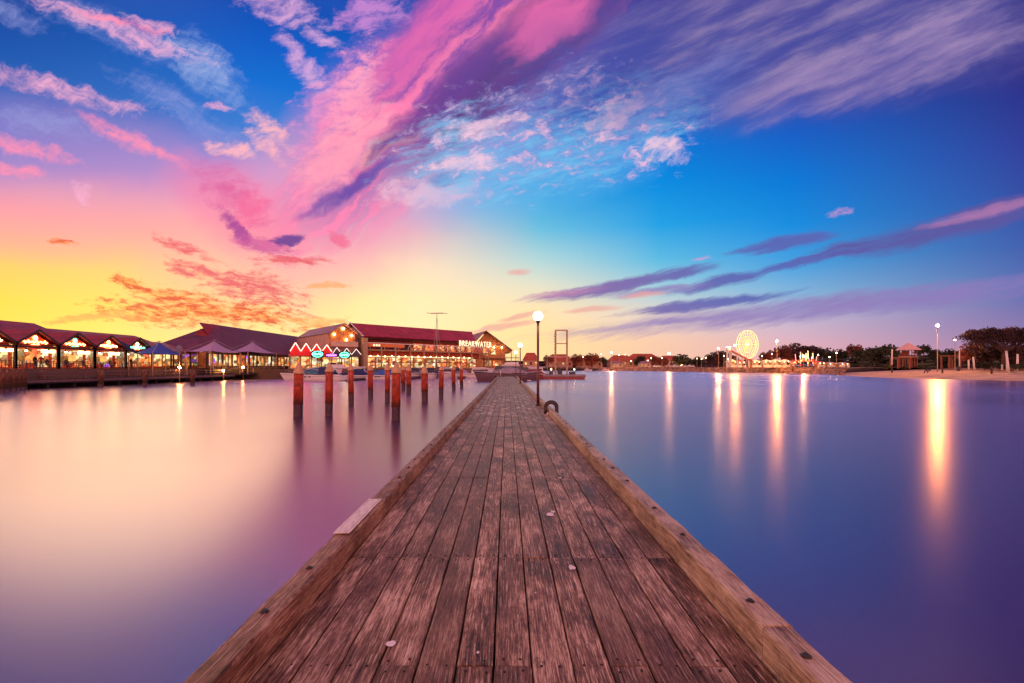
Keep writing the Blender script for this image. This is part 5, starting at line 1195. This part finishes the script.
for px, Y, top, lab in [(583, 318, 357, 'small lamp left of the reddish tree by the barge'), (601, 316, 354, 'small lamp just left of the first starry lamp'), (619, 314, 355, 'small lamp just right of the first starry lamp'), (625, 318, 354.5, 'second small lamp right of the first starry lamp'), (631, 314, 361, 'low lamp by the pale kiosk'), (648, 312, 360.5, 'low lamp before the longest roof'), (651, 310, 358, 'thin tall lamp before the longest roof'),
                        (662, 300, 358, 'thin lamp just left of the second starry lamp'), (697, 262, 358.5, 'small lamp right of the parked cars, first of three'), (701.5, 262, 359, 'small lamp right of the parked cars, second of three'), (706, 258, 358, 'small lamp right of the parked cars, third of three'), (724, 226, 356, 'thin lamp in front of the tallest dusky tree'), (728, 222, 359, 'low lamp beside the slide'),
                        (762, 205, 356, 'small lamp right of the wheel foot'), (766.5, 206, 360, 'low lamp right of the wheel foot'), (772, 208, 354, 'small lamp left of the brightest fairground lamp'), (818, 184, 355, 'small white lamp at the right end of the rides'), (829.5, 182, 357, 'thin white lamp right of the rides'), (836.5, 178, 353, 'tall thin white lamp above the vans')]:
    street(px, Y, top, 'streetm', .19, lab, grp='small lamps on the far shore')

# ---------- fairground ----------
# big wheel at rest
Yw = 205; c = V(747.5, Yw); Rw = 13.8*Yw/FPX; zc = ZH(344.5, Yw); fw_ = thing('ferris_wheel', 'big wheel covered in glowing yellow green lights', 'ferris wheel', (c.x, c.y, 2.35), R(24))
h = zc-2.35
MF = Matrix.Translation((0, 0, h)) @ Matrix.Rotation(pi/2, 4, 'X')
for sy in (-.55, .55):
    MB().torus(Matrix.Translation((0, sy, h)) @ Matrix.Rotation(pi/2, 4, 'X'), Rw, .10, 48, 6).build('rim', E['wheelrim'], fw_)
    s = MB()
    for i in range(22):
        a = 2*pi*i/22; s.tube((cos(a)*.4, sy, h+sin(a)*.4), (cos(a)*Rw, sy, h+sin(a)*Rw), .04, .04, 5, False)
    for rr_ in (.35, .6, .82): s.torus(Matrix.Translation((0, sy, h)) @ Matrix.Rotation(pi/2, 4, 'X'), Rw*rr_, .04, 40, 5)
    s.build('lit_spokes', E['wheelgreen'], fw_)
MB().tube((0, -.7, h), (0, .7, h), .35, .35, 16).build('hub', E['wheelhub'], fw_)
for i in range(16):
    a = 2*pi*(i+.5)/16; p = (cos(a)*Rw, 0, h+sin(a)*Rw); g1 = MB(); g1.lathe([(.12, -.62), (.34, -.55), (.36, -.2)], p, 8); g1.lathe([(.40, .15), (.05, .38)], p, 8); g1.tube((p[0], 0, p[2]-.2), (p[0], 0, p[2]+.3), .03, .03, 4); g1.build('gondola', M['gondola'], fw_)
for sx in (-1, 1):
    for sy in (-.95, .95): MB().tube((sx*2.6, sy, 0), (0, sy*.9, h), .12, .10, 6).build('support_leg', M['whitep'], fw_)
# giant slide
a = V(730.5, 193, ZH(350, 193)); b = V(753, 193, ZH(361.5, 193)); sd = thing('slide', 'long red sloping slide descending right in front of the big wheel', 'slide', (a.x, 193, 2.35))
dx, dz = b.x-a.x, b.z-a.z; z0 = a.z-2.35
for sy in (-.7, .7):
    s = MB(); s.prism([(0, z0), (dx, z0+dz), (dx, z0+dz-.45), (0, z0-.45)], sy-.06, sy+.06); s.build('side_wall', M['slidered'], sd)
MB().prism([(0, z0-.2), (dx, z0+dz-.2), (dx, z0+dz-.3), (0, z0-.3)], -.63, .63).build('chute', M['canvaswhite'], sd)
for k, f in enumerate((.02, .3, .55, .8)): MB().box(dx*f-.1, dx*f+.1, -.5, .5, 0, z0+dz*f-.47).build('trestle', M['whitep'], sd)
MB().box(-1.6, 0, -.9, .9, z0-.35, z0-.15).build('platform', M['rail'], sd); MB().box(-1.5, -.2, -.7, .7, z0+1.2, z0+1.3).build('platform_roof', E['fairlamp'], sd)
for x in (-1.4, -.3): MB().box(x-.06, x+.06, -.6, .6, 0, z0+1.19).build('platform_post', M['whitep'], sd)
# marquees and stalls
def stall(px, Y, wpx, h, rh, roof, glow, lab):
    w = wpx*Y/FPX; t = thing('fair_stall', lab, 'stall', (*V(px, Y).xy, 2.35), 0, 'lit fairground stalls')
    for x in (-w/2+.1, w/2-.1):
        for y in (0.1, 2.6): MB().tube((x, y, 0), (x, y, h), .06, .06, 6).build('post', M['whitep'], t)
    s = MB(); s.quad((-w/2-.2, -.2, h), (w/2+.2, -.2, h), (w*.12, 1.35, h+rh), (-w*.12, 1.35, h+rh)); s.quad((w/2+.2, -.2, h), (w/2+.2, 2.9, h), (w*.12, 1.35, h+rh)); s.quad((w/2+.2, 2.9, h), (-w/2-.2, 2.9, h), (-w*.12, 1.35, h+rh), (w*.12, 1.35, h+rh)); s.quad((-w/2-.2, 2.9, h), (-w/2-.2, -.2, h), (-w*.12, 1.35, h+rh)); s.build('canvas_roof', M[roof], t)
    MB().box(-w/2, w/2, 2.5, 2.58, 0, h).build('back_wall', M['timberwall'], t); MB().box(-w/2+.1, w/2-.1, 2.4, 2.48, .9, h-.2).build('lit_shelf', L_[glow], t)
    MB().box(-w/2+.1, w/2-.1, .0, .5, 0, .95).build('counter', M['canvaswhite'], t)
    for i in range(max(2, int(w/1.6))): MB().ball((-w/2+w*(i+.5)/max(2, int(w/1.6)), .0, h-.15), .11, 8, 6).build('bulb', E['fairlamp'], t)
for a in [(733, 198, 9, 2.4, 1.0, 'canvaswhite', 'a', 'lit stall under the top of the slide'), (742, 199, 9, 2.2, .9, 'slidered', 'b', 'red topped stall in front of the wheel left foot'), (757, 197, 9, 2.3, 1.0, 'canvaswhite', 'a', 'lit stall at the bottom of the slide'), (768, 195, 9, 2.5, .7, 'canvaswhite', 'b', 'white marquee stall left of the brightest fairground lamp'), (777.5, 194, 9, 2.6, .8, 'canvaswhite', 'b', 'white marquee stall right under the brightest fairground lamp'), (786.5, 193, 8, 2.5, .8, 'canvaswhite', 'b', 'white marquee stall right of the brightest fairground lamp'),
          (797, 192, 8, 2.4, .8, 'slidered', 'd', 'red topped stall next to the low bright lamp'), (822, 180, 7, 1.8, .6, 'slidered', 'd', 'small orange lit ticket stall at the right end of the rides'), (833, 179, 10, 1.5, .5, 'cream', 'a', 'long low lit stall beyond the ticket stall'), (845, 172, 10, 1.4, .5, 'cream', 'a', 'last low lit stall at the groyne end')]: stall(*a)
# tower rides with glowing arms
def ride(px, Y, w, h, n, em, lab):
    t = thing('fair_ride', lab, 'fairground ride', (*V(px, Y).xy, 2.35), 0, 'fair rides on the groyne')
    MB().lathe([(w/2, 0), (w/2, .5), (w/2-.2, .55)], (0, 0, 0), 20).build('platform', M['navy'], t); MB().lathe([(w*.49, 2.2), (w*.5, 2.3), (.5, 3.2), (.1, 3.6)], (0, 0, 0), 16).build('canopy', M['slidered'], t)
    MB().tube((0, 0, .5), (0, 0, h), .22, .12, 8).build('mast', E[em], t)
    for i in range(n):
        a = 2*pi*i/n; MB().tube((cos(a)*w*.42, sin(a)*w*.42, 2.4), (cos(a)*w*.5, sin(a)*w*.5, h*.86), .10, .06, 5).build('lit_arm', E[em], t); MB().cbox((cos(a)*w*.4, sin(a)*w*.4, 1.0), (.8, .8, .8), a).build('car', M['bluecv'] if i % 2 else M['rednylon'], t)
ride(800.5, 188, 4.2, 6.2, 6, 'ridep', 'carousel ride with pink glowing arms right of the low bright lamp'); ride(808, 187, 4.0, 6.6, 5, 'rideo', 'taller spinning ride with orange arms'); ride(813, 184, 3.0, 4.8, 5, 'ridep', 'small round ride with pink arms at the right')
# figure-like sign and bins
def peep(px, Y, m, lab, zg=2.35):
    q = V(px, Y); return person('stand', (q.x, q.y, zg), R(px*7), M[m], lab)
peep(742.5, 189, 'rednylon', 'person in red on the groyne path in front of the slide'); peep(744, 189, 'cloth', 'person in dark clothes beside the one in red in front of the slide'); peep(782, 187, 'cloth', 'person standing alone before the white marquees'); peep(846, 150, 'cloth', 'person in dark clothes at the groyne end', 1.5)

# ---------- parked cars ----------
def car():
    t = thing('parked_car', '', 'car', (0, 0, 0), 0, 'pale cars parked across the water')
    b = MB(); b.prism([(-2.1, .3), (2.1, .3), (2.15, .75), (1.3, .92), (-2.0, .95), (-2.12, .6)], -.85, .85); b.prism([(-1.7, .951), (1.15, .921), (.45, 1.45), (-1.25, 1.47)], -.76, .76); b.build('body', M['white'], t)
    w = MB(); w.prism([(-1.45, 1.0), (.9, 1.0), (.35, 1.38), (-1.15, 1.4)], -.775, .775); w.build('windows', M['glassdk'], t)
    for x in (-1.3, 1.3):
        for y in (-.86, .86): MB().lathe([(.32, -.1), (.32, .1)], (0, 0, 0), 14, Matrix.Translation((x, y*.9, .32)) @ Matrix.Rotation(pi/2, 4, 'X')).build('wheel', M['rubber'], t)
    return t
c0 = car(); ck = kids(c0)
for i, (px, Y, rz, lab) in enumerate([(684.5, 268, .1, 'pale parked car under the dense dark tree, left one'), (690.5, 266, 3.2, 'pale parked car under the dense dark tree, right one'), (656.5, 300, 0, 'pale parked car left of the second starry lamp'), (677, 272, .2, 'pale parked car just left of the tree shading the other two')]):
    place(c0 if i == 0 else copy_tree(c0, None, ck), (*V(px, Y).xy, 2.32), rz, 1, lab)

# ---------- beach furniture ----------
M['redpost'] = mat('red_stained_post', (.20,.035,.03), .6)
# pavilion tower
pv = thing('pavilion', 'small lookout pavilion with a pale pointed roof on red posts', 'pavilion', (*V(908.5, 150).xy, 2.3), R(12))
MB().box(-1.9, 1.9, -1.6, 1.6, 3.3, 3.5).build('deck', M['rail'], pv)
for x in (-1.6, -.5, .6, 1.6):
    MB().box(x-.09, x+.09, -1.5, -1.32, 0, 5.6).build('post', M['redpost'], pv); MB().box(x-.09, x+.09, 1.32, 1.5, 0, 5.6).build('post', M['redpost'], pv)
s = MB(); A, B, C_, D, T0 = (-2.5, -2.3, 5.6), (2.5, -2.3, 5.6), (2.5, 2.3, 5.6), (-2.5, 2.3, 5.6), (0, 0, 8.0)
for q in ((A, B, T0), (B, C_, T0), (C_, D, T0), (D, A, T0), (D, C_, B, A)): s.quad(*q)
s.build('roof', M['pinkroof'], pv)
MB().box(-1.5, 1.5, .9, 1.0, 3.5, 5.4).build('panel', M['redpost'], pv)
def pergola(px, Y, w, h, lab):
    t = thing('pergola', lab, 'pergola', (*V(px, Y).xy, 2.2), 0, 'pergolas behind the beach')
    for x in (-w/2, w/2):
        for y in (0, 2.5): MB().box(x-.16, x+.16, y-.16, y+.16, -.2, h).build('post', M['redpost'], t)
    MB().box(-w/2-.4, w/2+.4, -.25, 2.75, h+.001, h+.28).build('roof_beams', M['redpost'], t)
pergola(904, 142, 3.6, 3.0, 'red timber pergola in front of the pavilion'); pergola(955, 136, 3.2, 3.4, 'red timber pergola left of the rust tree')
def bpost(px, Y, top, bot, r, lab, lean=0.0, m='whitep', grp='pale posts on the beach'):
    zb, zt = ZH(bot, Y), ZH(top, Y); o = MB().tube((0, 0, -.3), (lean, 0, zt-zb), r, r*.85, 8).lathe([(r*1.15, zt-zb-.05), (r*1.1, zt-zb)], (lean, 0, 0), 8).build('beach_post', M[m]); o.location = (*V(px, Y).xy, zb); tag(o, lab, 'post', grp)
for a in [(892, 116, 349, 363.5, .16, 'pale post standing left of the pergola'), (968.7, 108, 359.8, 368.5, .17, 'short pale post left of the leaning one'), (974.5, 106, 357, 368.5, .17, 'pale slightly leaning post, left group', -.3), (959.5, 110, 348, 369, .12, 'tall thin pale post next to the bin'), (1009, 100, 351, 372, .2, 'tallest pale leaning post of the right group', -.6), (1017.5, 102, 354, 370.5, .2, 'tall pale post at the far right with a cap'), (1007, 102, 360, 370, .18, 'short pale post just left of the tallest leaning one'), (1002, 104, 364.5, 369, .18, 'stubby pale post left of the right group')]: bpost(*a)
for a in [(892, 106, 366.5, 371.5, .15, 'short brown stump on the sand below the pale post'), (942.5, 105, 367, 372, .16, 'short brown stump near the tallest beach lamp'), (991.5, 98, 366.5, 372.5, .18, 'short brown stump between the post groups'), (793, 181.5, 366, 371, .2, 'dark stump on the groyne')]: bpost(*a, 0, 'bark', 'brown stumps on the beach')
o = thing('litter_bin', 'dark litter bin on the sand beside the thin pale post', 'bin', (*V(958.5, 107).xy, 1.6)); MB().lathe([(.26, 0), (.32, .9)], (0, 0, 0), 14).build('body', M['dkgrey'], o); MB().lathe([(.34, .901), (.34, .97), (.1, 1.1)], (0, 0, 0), 14).build('lid', M['black'], o)
for px, lab in ((927, 'tiny dark seated bather left of the tallest beach lamp'), (930, 'tiny dark seated bather right next to the other one')):
    person('sit', (V(px, 104).x, 104, ZH(371.5, 104)-.35), R(200), M['cloth'], lab)
# ---------- the last warm light of the set sun, low over the restaurants ----------
sl = bpy.data.lights.new('sunset_glow', 'SUN'); sl.energy = SUN_E; sl.angle = R(30); sl.color = (1, .84, .40)
so = bpy.data.objects.new('sunset_glow', sl); COL.objects.link(so)
dv = Vector((sin(R(SUN_AZ))*cos(R(3.8)), cos(R(SUN_AZ))*cos(R(3.8)), sin(R(3.8))))
so.rotation_euler = dv.to_track_quat('Z', 'Y').to_euler()
# ---------- camera, output ----------
cam = bpy.data.cameras.new('camera'); co = bpy.data.objects.new('camera', cam); COL.objects.link(co)
cam.sensor_width = 36.0; cam.lens = 36.0 * FPX / 1024.0
cam.shift_x = (512.0 - PX0) / 1024.0; cam.shift_y = (PY0 - 341.5) / 1024.0
cam.clip_start = 0.05; cam.clip_end = 5000
co.location = (0, 0, 2.5); co.rotation_euler = (R(90), 0, 0)
sc.camera = co
sc.view_settings.view_transform = 'Standard'; sc.view_settings.look = 'None'
sc.view_settings.exposure = 0.14; sc.view_settings.gamma = 1
sc.render.engine = 'CYCLES'
sc.cycles.use_denoising = True
sc.cycles.use_adaptive_sampling = True; sc.cycles.adaptive_threshold = 0.02; sc.cycles.adaptive_min_samples = 12
sc.cycles.max_bounces = 5; sc.cycles.glossy_bounces = 3; sc.cycles.diffuse_bounces = 3
